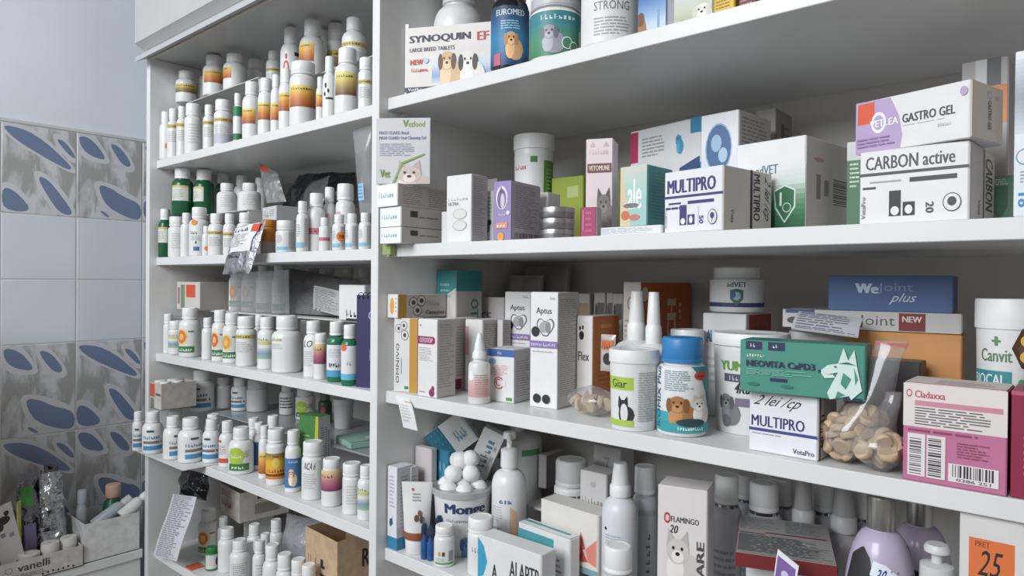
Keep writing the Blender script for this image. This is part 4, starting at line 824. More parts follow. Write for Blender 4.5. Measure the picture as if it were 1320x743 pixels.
def pr_pur(p):
    p.e(.45, .72, .33, .2, (226, 220, 232)); p.e(.45, .70, .26, .17, (120, 96, 150)); p.e(.5, .66, .12, .13, (206, 196, 206)); p.poly([(.3, .8), (.42, .92), (.5, .82)], (96, 76, 120)); p.t('~canine', .28, .42, .7, .46, (226, 220, 236)); p.e(.82, .46, .1, .035, (226, 220, 236)); p.r(.14, .2, .8, .3, (222, 150, 110)); p.t('~DOG', .2, .22, .74, .28, (240, 222, 206)); p.e(.42, .06, .2, .07, (240, 160, 60))
carton('purple carton with dog oval and orange dot, lilac side', S, 637, 659.5, 696, 233, Y=.024, yaw=6, c=(150, 130, 184), cr=(196, 180, 196), pr={'F': pr_pur, 'R': lambda p: (p.l(.1, .2, .94, .95, 16, (150, 128, 156)), p.bar(.1, .03, .94, .13, (90, 76, 90)))}, flap='T')
bottle(S, FR, 688.5, 177, 51, '', [(-85, 85, .06, .82, lambda p: (p.r(0, 0, 1, 1, (222, 222, 220)), p.r(.68, 0, 1, .93, (96, 156, 60)), p.r(.44, .9, .56, .97, (70, 140, 70)), p.t('~SPECIAL', .08, .82, .38, .88, (196, 90, 90)), p.t('~VETOSIL', .1, .6, .34, .66, (90, 100, 96)), p.t('~ADULT', .1, .46, .34, .52, (90, 100, 96)), p.e(.52, .1, .14, .2, (190, 150, 120)), p.l(.72, .2, .96, .84, 10, (150, 196, 120))))], Y=.19, style='tub', ch=.13, name='plastic_tub', label='tall white tub with green label, second right-bay shelf', cat='tub')
carton('white carton edge behind purple dog carton', S, 694, 706, 716, 248, Y=.11, c=(224, 224, 224), d=.03)
carton('olive green carton behind the metal tins', S, 711, 752, 760, 226, Y=.2, c=(150, 164, 46), d=.05, pr={'F': lambda p: (p.r(.5, .7, .85, .86, (176, 190, 110)), p.r(0, 0, 1, .1, (90, 96, 40)))})
# metal tins
tz = Z['R2']
for i in range(3):
    P = at_Y(718, 290, .065); R = rad_of(46, P); hh = (at_Y(718, 268.5, .065).z-Z['R2'])/3-.0002
    root = empty('metal_tin', (P.x, .065, tz+.0003)); b = MB(); b.lathe([(R*.96, 0), (R*.98, .001), (R*.98, hh*.5)], mat((150, 148, 148), .3, .9), 36); b.build('tin_body', root)
    b = MB(); b.lathe([(R*.985, hh*.5), (R, hh*.52), (R, hh*.9), (R*.985, hh*.96), (R*.9, hh*.96), (R*.88, hh*.99), (R*.3, hh*.99)], mat((176, 172, 170), .28, .9), 36); b.build('tin_lid', root)
    tag(root, ('lowest of three stacked round metal tins', 'middle one of three stacked round metal tins', 'topmost of three stacked round metal tins')[i], 'tin', 'stacked metal tins'); tz += hh+.0002
def pr_cat(p):
    p.t('~PETKULT', .15, .84, .85, .9, (206, 176, 180)); p.poly([(.15, .92), (.25, .97), (.35, .92)], (190, 180, 184)); p.poly([(.65, .92), (.76, .97), (.86, .92)], (190, 180, 184)); p.r(.06, .66, .96, .75, (120, 60, 56)); p.t('VETOMUNE', .12, .68, .9, .73, (226, 206, 196)); p.dog(.68, .34, .5, .2, (120, 110, 104), (90, 80, 76), True, True); p.e(.7, .08, .3, .12, (150, 140, 134))
carton('tall pink white carton with tabby kitten', S, 755.5, 790, 798, 178, Y=.07, yaw=22, c=(226, 206, 208), d=.035, cl=(214, 190, 194), pr={'F': pr_cat, 'L': lambda p: p.l(.2, .1, .8, .9, 14, (190, 160, 164))})
carton('olive carton sliver right of the kitten carton', S, 790, 800, 806, 222, Y=.14, c=(150, 158, 60), d=.04)
carton('small crimson carton with pink side in front of kitten carton', S, 749, 768, 772, 267, Y=.026, yaw=14, c=(176, 40, 96), cr=(226, 200, 206), cl=(226, 170, 186), d=.02, pr={'F': lambda p: (p.r(.1, .2, .18, .9, (206, 110, 150)), p.l(.3, .1, .8, .9, 3, (196, 80, 130))), 'L': lambda p: p.l(.1, .1, .9, .9, 3, (200, 90, 130))})
carton('long flat white carton lying along the front edge, second right-bay shelf', S, 774, 853, 858, 290, Y=.03, yaw=0, c=(222, 222, 222), d=.06, pr={'F': lambda p: p.l(.02, .15, .98, .85, 5, (170, 172, 178))}, dz=.0)
zf = at_Y(853, 290, .03).z
carton('teal carton with beige orange corner and white letters', S, 800, 834.5, 856, 212, Y=.034, z=zf+.0008, yaw=-4, c=(120, 190, 190), cr=(76, 152, 158), d=.052, pr={'F': lambda p: (p.g(0, 0, .99, 1, [(150, 196, 190), (160, 206, 200), (206, 206, 190)], 8), p.poly([(0, 0), (.4, 0), (.1, .9), (0, 1)], (222, 196, 160)), p.t('ale', .3, .28, .8, .78, (236, 240, 238), rot=0, bold=.03), p.e(.2, .18, .16, .08, (214, 110, 70)), p.e(.55, .14, .2, .05, (206, 120, 90)), p.e(.42, .34, .3, .04, (110, 120, 120))), 'R': lambda p: p.l(.15, .1, .85, .9, 10, (60, 130, 138))})
def pr_ons(p):
    p.r(0, .62, .12, .98, (186, 40, 84)); p.poly([(.36, 0), (1, 0), (1, .52), (.4, .1)], (46, 138, 176)); p.t('onsior', .04, .22, .36, .42, (70, 140, 176)); p.l(.18, .66, .55, .9, 4, (150, 158, 166)); p.dog(.7, .8, .06, .11, (60, 150, 190), (60, 150, 190)); p.r(.86, .84, 1, 1, (46, 138, 176)); p.poly([(.72, .36), (.98, .46), (.98, .58), (.72, .48)], (56, 76, 130)); p.t('30', .8, .22, .94, .34, (200, 226, 236))
zo = at_Y(905, 216, .16).z
carton('white blue carton with red corner and running dog, at back of second right-bay shelf', S, 813, 905, 912, 150, Y=.17, yaw=-12, z=Z['R2']+.04, c=(222, 222, 222), d=.04, pr={'F': pr_ons})
plate('riser_block', 'hidden pale block under the red cornered carton', at_Y(830, 230, .2).x, at_Y(900, 230, .2).x, .185, .21, Z['R2']+.0396, .0393, RB, (), part_name='block')
carton('white carton with round blue globe picture and printed side', S, 904, 952.5, 990, 141, Y=.135, yaw=-6, c=(222, 224, 226), cr=(186, 182, 178), d=.08, pr={'F': lambda p: (p.e(.48, .72, .36, .2, (150, 176, 206)), p.e(.48, .72, .33, .185, (70, 104, 150)), p.e(.42, .76, .14, .07, (150, 180, 206)), p.e(.6, .66, .12, .06, (170, 194, 214))), 'R': lambda p: p.l(.08, .4, .95, .96, 12, (140, 136, 134))})
carton('grey carton behind the globe carton', S, 975, 1000, 1013, 139, Y=.25, c=(176, 170, 164), cr=(150, 142, 136), d=.06, pr={'R': lambda p: (p.r(.3, .7, .5, .9, (90, 84, 80)), p.l(.5, .6, .9, .9, 4, (110, 104, 100)))})
def pr_mp(n, col, top='MULTIPRO'):
    def f(p):
        p.t(top, .06, .64, .88, .86, col, bold=.02); p.r(0, .56, 1, .6, col); p.r(.08, .46, .3, .49, col); p.r(.42, .45, .86, .5, col); p.l(.03, .36, .4, .44, 1, col); p.r(.28, .12, .4, .44, col); p.r(.42, .12, .54, .28, col); p.e(.34, .18, .04, .05, (230, 230, 234)); p.e(.48, .2, .03, .06, (230, 230, 234)); p.r(.6, .1, .605, .4, (150, 150, 160)); p.t(n, .62, .13, .69, .25, col, rot=-90); p.ring(.84, .22, .075, .12, col, PAPER, .1); p.e(.84, .24, .035, .05, col); p.r(.835, .14, .845, .22, col); p.t('VetaPro', .02, .08, .05, .4, (130, 130, 140), rot=90)
    return f
PUR = (66, 56, 120)
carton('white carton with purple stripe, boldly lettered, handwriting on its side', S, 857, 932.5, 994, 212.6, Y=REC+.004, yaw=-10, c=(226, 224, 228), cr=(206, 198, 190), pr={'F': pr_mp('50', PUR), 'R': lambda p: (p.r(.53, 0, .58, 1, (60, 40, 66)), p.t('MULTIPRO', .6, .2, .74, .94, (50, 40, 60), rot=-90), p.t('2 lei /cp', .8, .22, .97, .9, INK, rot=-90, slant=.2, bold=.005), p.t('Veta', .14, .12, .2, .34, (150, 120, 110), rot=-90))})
def pr_adv(p):
    p.g(0, 0, 1, .72, [(30, 88, 54), (40, 110, 66), (96, 150, 110), (206, 216, 208), (226, 226, 226)], 14); p.t('adVET', .3, .64, .62, .74, (80, 110, 140)); p.poly([(.56, .46), (.72, .52), (.87, .46), (.87, .28), (.72, .12), (.58, .28)], (210, 226, 214)); p.poly([(.58, .45), (.72, .5), (.85, .45), (.85, .29), (.72, .14), (.6, .29)], (44, 112, 70)); p.ring(.75, .28, .06, .05, (220, 232, 222), (44, 112, 70)); p.r(.65, .3, .68, .44, (220, 232, 222))
carton('big white carton fading to green with a shield emblem', S, 941, 1039, 1099, 174, Y=.116, yaw=-8, w=.082, c=(226, 226, 226), cr=(214, 204, 200), pr={'F': pr_adv, 'R': lambda p: (p.bar(.55, .34, .85, .62, (70, 66, 66), True), p.l(.2, .2, .3, .8, 1, (150, 140, 140)), p.l(.36, .3, .46, .7, 1, (150, 140, 140)), p.e(.25, .78, .1, .02, (206, 150, 150)))})
GR2 = (40, 42, 46)
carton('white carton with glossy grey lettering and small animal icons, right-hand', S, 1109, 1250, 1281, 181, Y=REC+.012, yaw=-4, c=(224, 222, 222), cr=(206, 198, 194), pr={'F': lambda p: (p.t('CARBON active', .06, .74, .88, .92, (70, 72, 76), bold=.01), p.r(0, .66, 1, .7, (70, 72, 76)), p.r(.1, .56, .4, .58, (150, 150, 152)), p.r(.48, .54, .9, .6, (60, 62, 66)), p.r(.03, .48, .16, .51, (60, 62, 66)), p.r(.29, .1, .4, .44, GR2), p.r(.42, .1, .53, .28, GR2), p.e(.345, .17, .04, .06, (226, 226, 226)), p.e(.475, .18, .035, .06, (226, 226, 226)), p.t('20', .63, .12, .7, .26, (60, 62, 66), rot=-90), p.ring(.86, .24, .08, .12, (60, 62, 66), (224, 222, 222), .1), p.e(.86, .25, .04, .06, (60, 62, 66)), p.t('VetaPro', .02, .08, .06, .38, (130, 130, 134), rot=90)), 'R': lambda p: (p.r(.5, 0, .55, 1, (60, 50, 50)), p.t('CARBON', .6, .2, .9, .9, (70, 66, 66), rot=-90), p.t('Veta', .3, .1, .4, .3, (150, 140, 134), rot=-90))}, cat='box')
zc_ = at_Y(1250, 181, REC+.012).z
def pr_gas(p):
    p.poly([(0, 0), (.42, 0), (.44, .25), (.41, .6), (.33, .98), (0, 1)], (182, 156, 198)); p.r(.02, .56, .18, .96, (232, 84, 44)); p.ring(.22, .55, .07, .2, (236, 230, 238), (182, 156, 198), .3); p.t('VETLEA', .14, .47, .4, .6, (244, 240, 244)); p.t('GASTRO GEL', .44, .46, .88, .62, (66, 66, 72), bold=.012); p.l(.44, .4, .9, .42, 1, (190, 190, 192)); p.t('~vet.it', .74, .28, .86, .36, (200, 190, 206)); p.e(.95, .82, .03, .08, (182, 156, 198)); p.l(.02, .1, .4, .3, 2, (150, 120, 170))
carton('long white carton with lilac end and red sticker, lying on top of another', S, 1104, 1252, 1308, 102, Y=REC+.006, z=zc_+.0009, yaw=-16, c=(226, 222, 222), cr=(216, 200, 186), d=.058, pr={'F': pr_gas, 'R': lambda p: (p.ring(.55, .82, .08, .07, (182, 156, 198), (216, 200, 186), .3), p.t('GASTRO GEL', .5, .2, .6, .72, (110, 100, 104), rot=-90), p.e(.78, .8, .06, .04, (190, 176, 170)))})
carton('grey checked carton with orange handwritten sticker, at back behind lilac carton', S, 1240, 1300, 1316, 72, Y=.16, yaw=0, c=(176, 170, 166), d=.06, pr={'F': lambda p: (p.r(.3, .85, .55, 1, (206, 204, 202)), p.r(.55, .8, .85, 1, (96, 94, 96)), p.r(.45, .62, .99, .84, (222, 130, 70)), p.t('Len Bac', .2, .7, .8, .82, INK, slant=.2, bold=.03), p.r(.0, .2, .3, .6, (190, 186, 182)))})
carton('green carton with shield emblem hidden behind the grey lettered carton', S, 1266, 1308, 1315, 226, Y=.13, c=(90, 136, 100), d=.025, pr={'F': lambda p: (p.poly([(.3, .8), (.8, .8), (.8, .4), (.55, .1), (.3, .4)], (50, 106, 70)), p.l(.1, .82, .9, .95, 2, (196, 210, 196)))})
carton('green white carton sliver left of the grey lettered carton', S, 1092, 1112, 1118, 182, Y=.16, c=(70, 120, 84), d=.03, pr={'F': lambda p: (p.r(0, .8, 1, 1, (206, 206, 206)), p.l(.2, .5, .9, .78, 4, (200, 220, 190)))})
carton('tall white carton with blue numbers at the right picture edge', S, 1309, 1352, 1370, 60, Y=REC+.004, yaw=0, c=(222, 226, 232), d=.04, pr={'F': lambda p: (p.g(0, .5, 1, .95, [(206, 212, 220), (150, 156, 164), (206, 212, 220)]), p.t('18', .14, .06, .5, .14, (50, 140, 200), rot=-90, bold=.03), p.ring(.35, .36, .3, .05, (110, 150, 190), (222, 226, 232)), p.l(.2, .2, .9, .28, 3, (150, 160, 170)))})
# ================================================================== RIGHT BAY, THIRD SHELF
S = 'R3'; OCH = (206, 148, 52)
def pr_omi(p): p.r(.66, 0, 1, 1, OCH); p.ring(.2, .86, .15, .06, (90, 90, 92), (222, 220, 218), .12); p.ring(.42, .9, .15, .06, (90, 90, 92), (222, 220, 218), .12); p.ring(.46, .77, .16, .07, (90, 90, 92), (222, 220, 218), .12); p.e(.2, .86, .05, .025, (70, 70, 72)); p.e(.42, .9, .05, .025, (70, 70, 72)); p.e(.46, .77, .06, .03, (70, 70, 72)); p.t('OMNIVO', .1, .12, .22, .66, (90, 90, 92), rot=90, bold=.005); p.l(.3, .1, .34, .6, 1, (170, 168, 168)); p.r(.46, .04, .62, .08, (60, 150, 90))
carton('upright white and ochre carton with circle icons, third right-bay shelf', S, 508, 538.5, 552, 411, Y=.045, yaw=28, c=(224, 222, 220), cr=OCH, d=.03, pr={'F': pr_omi})
zq = at_Y(538.5, 411, .045).z
carton('ochre and grey carton lying across the upright one, orange sticker end', S, 491, 513, 577, 380, Y=REC+.002, z=zq+.0008, yaw=0, c=(226, 224, 222), cr=(196, 188, 182), d=.1, pr={'F': lambda p: (p.e(.45, .5, .2, .36, (240, 160, 60)), p.l(.75, .2, .9, .9, 3, (176, 174, 174))), 'R': lambda p: (p.r(0, 0, .16, 1, OCH), p.ring(.3, .64, .09, .24, (70, 68, 70), (206, 200, 196), .12), p.ring(.46, .72, .09, .24, (70, 68, 70), (206, 200, 196), .12), p.ring(.38, .3, .09, .24, (70, 68, 70), (206, 200, 196), .12), p.e(.3, .64, .04, .1, (70, 68, 70)), p.e(.46, .72, .04, .1, (70, 68, 70)), p.e(.38, .3, .04, .1, (70, 68, 70)), p.t('Omnivo', .55, .12, .95, .3, (110, 104, 102)), p.t('~PASTE', .58, .5, .85, .76, (170, 164, 160)))})
carton('tall teal topped white carton with paw print at back of third right-bay shelf', S, 563, 588, 612, 349, Y=.128, yaw=0, c=(222, 214, 208), cr=(206, 200, 196), ct=TEAL, d=.06, pr={'F': lambda p: (p.poly([(0, .72), (1, .85), (1, 1), (0, 1)], TEAL), p.e(.5, .2, .1, .03, INK), p.l(.2, .75, .8, .9, 2, (140, 196, 196)), p.e(.5, .5, .3, .1, (226, 190, 170))), 'R': lambda p: (p.r(0, .82, 1, 1, TEAL), p.t('OTO CLEAN', .55, .1, .85, .75, TEAL, rot=-90), p.e(-.05, .5, .1, .04, INK))})
def pr_st(p): p.r(0, .68, .78, .78, (150, 42, 100)); p.e(.78, .73, .12, .05, (150, 42, 100)); p.t('OTOTOP', .1, .7, .76, .76, (230, 200, 216)); p.e(.14, .92, .04, .012, (200, 60, 70)); p.l(.08, .46, .8, .64, 6, (170, 166, 172)); p.e(.74, .06, .14, .05, (150, 42, 100)); p.e(.8, .12, .08, .03, (150, 42, 100)); p.l(.1, .04, .5, .08, 1, (170, 166, 172))
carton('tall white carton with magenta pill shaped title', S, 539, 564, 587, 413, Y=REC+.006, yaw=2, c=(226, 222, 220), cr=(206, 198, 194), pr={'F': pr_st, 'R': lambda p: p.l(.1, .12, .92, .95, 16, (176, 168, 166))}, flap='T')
carton('white carton with magenta corner behind the magenta titled one', S, 572, 586, 602, 411, Y=.085, c=(224, 218, 216), cr=(206, 196, 194), d=.05, pr={'R': lambda p: (p.l(.1, .2, .8, .9, 12, (176, 168, 166)), p.r(.0, .02, .3, .16, (130, 40, 90)))})
carton('tall white carton with dense grey print behind the dropper bottle', S, 600, 622, 645, 413, Y=.10, c=(224, 220, 218), cr=(196, 190, 186), d=.058, pr={'R': lambda p: p.l(.06, .2, .95, .95, 16, (150, 144, 142)), 'F': lambda p: p.r(0, .5, .2, .9, (206, 150, 170))})
carton('grey side printed carton next to small blue topped carton', S, 640, 648, 662, 413, Y=.127, c=(206, 200, 198), cr=(186, 180, 176), d=.018, w=.011, pr={'R': lambda p: p.l(.06, .2, .95, .95, 16, (140, 134, 132))})
carton('small white carton at back with grey numbers, third right-bay shelf', S, 608, 650, 656, 384, Y=.20, c=(216, 212, 208), d=.05, pr={'F': lambda p: (p.t('CF', .3, .7, .6, .82, (130, 126, 124)), p.l(.1, .4, .9, .6, 3, (176, 170, 166)))})
def pr_ap(p): p.t('Aptus', .22, .80, .78, .87, (46, 44, 50)); p.t('~Orion', .72, .94, .92, .965, (130, 130, 134)); [p.poly(smooth_poly([(.56+a*k, .7+b*k) for a, b in ((0, -.1), (-.3, -.01), (-.33, .045), (-.2, .085), (0, .045), (.2, .085), (.33, .045), (.3, -.01))], 1), cc) for k, cc in ((1, (110, 108, 114)), (.86, (226, 224, 224)))]; p.e(.5, .7, .16, .05, (170, 166, 168)); p.e(.66, .7, .1, .05, (140, 136, 140)); p.e(.2, .66, .15, .045, (40, 40, 44)); p.r(0, .52, 1, .58, (136, 112, 172)); p.t('~AMINAVE PLUS', .05, .535, .96, .57, (214, 206, 226)); p.l(.1, .48, .9, .5, 1, (190, 188, 190)); p.e(.28, .08, .14, .04, (40, 40, 44)); p.e(.62, .08, .14, .04, (40, 40, 44))
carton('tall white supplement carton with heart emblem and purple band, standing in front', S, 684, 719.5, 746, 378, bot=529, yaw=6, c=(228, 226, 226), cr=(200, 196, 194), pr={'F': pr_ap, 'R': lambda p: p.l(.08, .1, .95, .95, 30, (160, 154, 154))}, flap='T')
carton('white supplement carton with heart emblem, half hidden at the back', S, 651, 684, 690, 377, Y=.15, c=(222, 220, 220), d=.045, pr={'F': pr_ap})
def pr_sm(p): p.r(0, .86, 1, 1, (60, 100, 170)); p.t('~vet', .4, .9, .55, .97, (220, 226, 240)); p.e(.2, .76, .14, .06, (120, 170, 206)); p.l(.1, .5, .9, .7, 4, (222, 160, 150)); p.ring(.45, .36, .18, .12, (206, 80, 70), (226, 224, 224), .2); p.r(.5, .3, .7, .42, (226, 224, 224)); p.r(.72, .04, .94, .1, (70, 160, 80)); p.t('C', .34, .3, .5, .44, (206, 80, 70))
carton('small white carton with blue top band and red letter', S, 628, 663, 686, 452, bot=521, yaw=8, c=(226, 224, 224), cr=(204, 200, 198), pr={'F': pr_sm, 'R': lambda p: p.l(.1, .1, .9, .8, 10, (160, 156, 154))}, flap='T')
# dropper bottle
P = at_Z(608, 517, Z['R3']); P.y = .024; Pm = at_Y(608, 470, P.y); R = rad_of(29, Pm); hT = at_Y(608, 430, P.y).z-Z['R3']
root = empty('dropper_bottle', (Pm.x, P.y+R, Z['R3']+.0003)); b = MB(); b.lathe([(R*.9, 0), (R, .002), (R, hT*.52), (R*.9, hT*.57), (R*.55, hT*.6), (R*.55, hT*.63)], mat((222, 220, 218), .35), 28); b.build('body', root)
b = MB(); b.lathe([(R*.62, hT*.63), (R*.66, hT*.635), (R*.62, hT*.72), (R*.4, hT*.76)], mat((228, 228, 226), .4), 28, ridge=.03); b.build('collar', root); b = MB(); b.lathe([(R*.5, hT*.725), (R*.44, hT*.82), (R*.3, hT*.92), (R*.22, hT*.975), (R*.1, hT)], mat((230, 230, 228), .4), 20); b.build('nozzle_cap', root)
ph = facing(Pm); b = MB(); p = Printer(b, lambda u, v, o: ((R+o)*math.cos(ph+(u-.5)*2.8), (R+o)*math.sin(ph+(u-.5)*2.8), hT*(.1+.36*v)), 16); p.g(0, 0, 1, .7, [(206, 150, 146), (222, 190, 186)]); p.e(.2, .82, .12, .18, (240, 240, 240)); p.l(.35, .1, .9, .9, 6, (190, 140, 140)); b.build('label', root)
tag(root, 'white dropper bottle with pink label and pointed nozzle', 'bottle')
# folded leaflets at the back
for i, (q, lb) in enumerate((((650, 384, 694, 356), 'folded white leaflet bundle at the back of third right-bay shelf'), ((668, 366, 730, 344), 'stack of grey folded papers on top of the back cartons'))):
    x0, y0, x1, y1 = q; Yq = .268+.028*i
    A = at_Y(x0, y0, Yq); B = at_Y(x1, y1, Yq)
    root = empty('leaflet_bundle', ((A.x+B.x)/2, Yq, Z['R3']+.0012)); hz = B.z-Z['R3']; hw = (B.x-A.x)/2
    for k in range(4):
        b = MB(); o = .003*k; vs, fs = grid_mesh(9, 5, lambda u, v: ((u*2-1)*hw*(1-.03*k), o+.006*math.sin(u*3+k)+.012*v*v, (hz-.004*k)*v+.0005*k)); b.add(vs, fs, mat(((196, 192, 190), (176, 172, 170))[i], .8), True); s = b.build('folded_sheet', root)
        md = s.modifiers.new('thick', 'SOLIDIFY'); md.thickness = .0015
    tag(root, lb, 'papers')
for i, (xl, xn, xr, tp, lb) in enumerate(((743, 760, 765, 379, 'small carton with tan lettering in the back row of four'), (766, 780, 785, 378, 'small white carton with dark print, second in back row of four'), (782, 790, 793, 378, 'slim dark printed carton, third in back row of four'), (790, 803, 810, 379, 'small grey carton, last in the back row of four'))):
    carton(lb, S, xl, xn, xr, tp, Y=.235, c=(200, 194, 188), d=.05, pr={'F': (lambda p: (p.r(.05, .74, .95, .9, (176, 150, 120)), p.l(.1, .5, .9, .7, 2, (150, 140, 134)))) if i == 0 else (lambda p: (p.r(.3, .74, .95, .9, (110, 104, 102)), p.e(.2, .82, .12, .08, (80, 76, 76)), p.l(.1, .5, .9, .7, 2, (150, 140, 134))))})
carton('white and orange carton with black paw print', S, 744, 764, 792, 408, Y=.12, yaw=2, c=(226, 222, 218), cr=(214, 118, 46), d=.07, pr={'F': lambda p: (p.e(.3, .78, .16, .05, INK), p.e(.2, .86, .06, .025, INK), p.e(.38, .87, .06, .025, INK), p.t('Flex', .1, .5, .8, .6, (60, 58, 60)), p.e(.7, .14, .12, .04, (196, 150, 110))), 'R': lambda p: (p.r(.3, .86, .7, .9, (236, 160, 90)), p.l(.2, .2, .8, .5, 4, (190, 100, 40)))})
pouch('sachet', 'clear sachet with orange and black printing beside the orange carton', 'sachet', q4(.075, (774, 478), (792, 480), (794, 432), (775, 431)), .008, mat((222, 216, 210), .55, kind='clear'), .002, 40, pr=lambda p: (p.r(.1, .6, .9, .85, (206, 110, 60)), p.t('~DERM', .15, .62, .85, .8, (150, 40, 30)), p.e(.6, .35, .3, .16, (40, 36, 36))))
carton('white and orange carton with two large white letters, at back', S, 803.6, 826, 908, 364, Y=.18, yaw=0, c=(216, 208, 200), cr=(216, 98, 36), d=.15, pr={'F': lambda p: (p.ring(.55, .82, .3, .07, (110, 100, 96), (216, 208, 200)), p.l(.1, .2, .9, .7, 8, (176, 160, 150))), 'R': lambda p: (p.t('CH', .5, .5, .68, .84, (240, 206, 184), rot=90, bold=.02), p.t('~chondro', .72, .45, .78, .84, (236, 180, 146), rot=90), p.e(.06, .9, .06, .06, (240, 220, 206)))})
# spray capped bottles behind
@deferred
def spray(px, top, w, Y, label, capx=.42, body=WHITE, shelf='R3', nz=.34, lab=None, cap=CAPW, clear=False, colr=None, name='spray_bottle'):
    Y = free_spot(px, top, w, shelf, Z[shelf], Y); P = at_Y(px, top, Y); R = rad_of(w, P); zb = Z[shelf]; h = P.z-zb; hb = h*(1-nz); FOOT.append((P.x, Y, R, zb, P.z))
    DEV.append((name, shelf, 'spray', px, round(P.x, 3), Y, round(R, 4), round(h, 3), zb))
    root = empty(name, (P.x, Y, zb+.0003)); b = MB(); b.lathe([(R*.92, 0), (R, .003), (R, hb*.84), (R*.96, hb*.89), (R*.8, hb*.95), (R*.5, hb*.99), (R*.42, hb)], mat(body, .35), 32); b.build('body', root)
    b = MB(); rr = R*capx; b.lathe([(rr*1.15, hb), (rr*1.18, hb+.001), (rr*1.18, hb+h*nz*.3), (rr*1.0, hb+h*nz*.36)], mat(cap, .4), 32, ridge=.02); b.build('collar', root)
    b = MB(); b.lathe([(rr*.95, hb+h*nz*.36), (rr*.98, hb+h*nz*.4), (rr*.75, h-.001), (rr*.7, h)], mat(colr or cap, .35, kind='plain'), 28); b.build('overcap', root)
    if lab:
        ph = facing(P); mb = MB()
        def fm(u, v, o): a = ph+(u-.5)*2.9; return ((R+o)*math.cos(a), (R+o)*math.sin(a), hb*(.06+.76*v))
        lab(Printer(mb, fm, 18)); mb.build('label', root)
    tag(root, label, 'bottle'); return root
spray(821, 376, 58, .13, 'white spray bottle with tapered cap, left of the pair', nz=.4, capx=.36)
spray(843, 377, 50, .2, 'white spray bottle with tapered cap, right of the pair', nz=.4, capx=.36)
bottle(S, FR, 817.5, 450, 63, '', [(-84, 84, .06, .8, lambda p: (p.r(0, 0, 1, 1, (226, 226, 224)), p.r(0, .6, .5, .82, (176, 206, 70)), p.t('Giar', .14, .64, .4, .78, (70, 90, 40)), p.dog(.34, .34, .16, .2, (52, 50, 54), (40, 38, 42), True, True), p.e(.36, .22, .06, .16, (226, 222, 220)), p.r(0, 0, .5, .1, (176, 206, 70)), p.l(.56, .08, .95, .92, 14, (170, 170, 172))))], b=558, style='tub', ch=.16, name='plastic_tub', label='white ribbed tub with lime green label and seated dog', cat='tub')
def pr_bio(p):
    p.g(0, 0, 1, .3, [(50, 160, 170), (60, 170, 180)], 4); p.poly([(.62, 1), (1, 1), (1, .2), (.93, .5), (.8, .8)], (40, 140, 160)); p.t('BIOMIX Plus', .06, .04, .16, .98, (40, 90, 140), rot=90, bold=.015); p.l(.24, .62, .66, .94, 7, (130, 150, 170)); p.e(.78, .86, .12, .07, (206, 70, 50)); p.t('~XXL', .72, .84, .84, .88, (120, 30, 24))
    p.dog(.44, .42, .26, .26, (176, 118, 66), (140, 88, 48)); p.dog(.74, .42, .2, .2, (226, 216, 206), (206, 190, 176), True, True); p.r(.2, .0, 1, .14, (46, 158, 168)); p.t('~100 tablete', .45, .04, .8, .1, (226, 240, 240)); p.e(.62, .16, .2, .06, (40, 70, 80))
bottle(S, FR, 880, 435, 65, '', [(-82, 82, .05, .72, pr_bio)], b=566, style='wide', cap=(44, 128, 196), cw=.84, ch=.26, label='white bottle with bright blue cap, vertical lettering and puppies')
bottle(S, BK, 886, 425, 42, '', (), Y=.16, style='tub', name='plastic_tub', label='white lidded tub behind the bright blue capped bottle', cat='tub')
bottle(S, BK, 914, 455, 24, '', (), Y=.2, style='wide', body=(190, 204, 214), cap=(200, 210, 216), label='pale blue bottle sliver between blue capped bottle and big tub')
def pr_yum(p): p.t('YUM', .2, .74, .44, .86, (110, 160, 60), bold=.03); p.r(.24, .6, .7, .7, (90, 84, 100)); p.t('~PRO', .3, .62, .4, .68, (206, 200, 210)); p.t('4Ku', .36, .46, .5, .6, INK, slant=.2); p.dog(.26, .34, .14, .2, (120, 120, 124), (90, 90, 94)); p.r(.36, .3, .6, .4, (120, 110, 130)); p.e(.26, .1, .05, .08, (110, 110, 114))
bottle(S, FR, 968, 429, 98, '', [(-84, 84, .05, .84, pr_yum)], b=572, style='tub', ch=.12, name='plastic_tub', label='large white tub with green lettering and grey dog', cat='tub')
bottle(S, BK, 1066, 428, 96, '', (), Y=.125, style='tub', ch=.14, name='plastic_tub', label='large white tub behind the teal wolf carton, only lid showing', cat='tub')
carton('white carton with red end under the shield jar', S, 906, 962, 1003, 406, Y=.17, yaw=-2, c=(222, 220, 220), cr=(176, 56, 46), d=.075, pr={'F': lambda p: (p.t('ALAVIS', .1, .72, .5, .84, (60, 96, 160), bold=.02), p.l(.1, .3, .6, .6, 3, (190, 190, 192))), 'R': lambda p: (p.l(.3, .2, .9, .9, 6, (120, 40, 36)), p.r(0, 0, .08, 1, (206, 200, 198)))})
za = at_Y(962, 406, .17).z
bottle(S, UP, 950, 345, 70, '', [(-84, 84, .06, .72, lambda p: (p.r(0, 0, 1, 1, (220, 220, 220)), p.t('adVET', .38, .76, .62, .92, (90, 100, 120)), p.r(0, .1, 1, .24, (60, 66, 110)), p.poly([(.42, .66), (.5, .7), (.58, .66), (.58, .36), (.5, .14), (.42, .36)], (70, 120, 96)), p.e(.5, .46, .05, .14, (160, 190, 206)), p.e(.46, .5, .03, .1, (80, 90, 160))))], z=za+.0008, Y=.215, style='jar', cw=.88, ch=.3, name='plastic_jar', label='white jar with shield emblem standing on a white carton', cat='jar')
NV = (36, 44, 84)
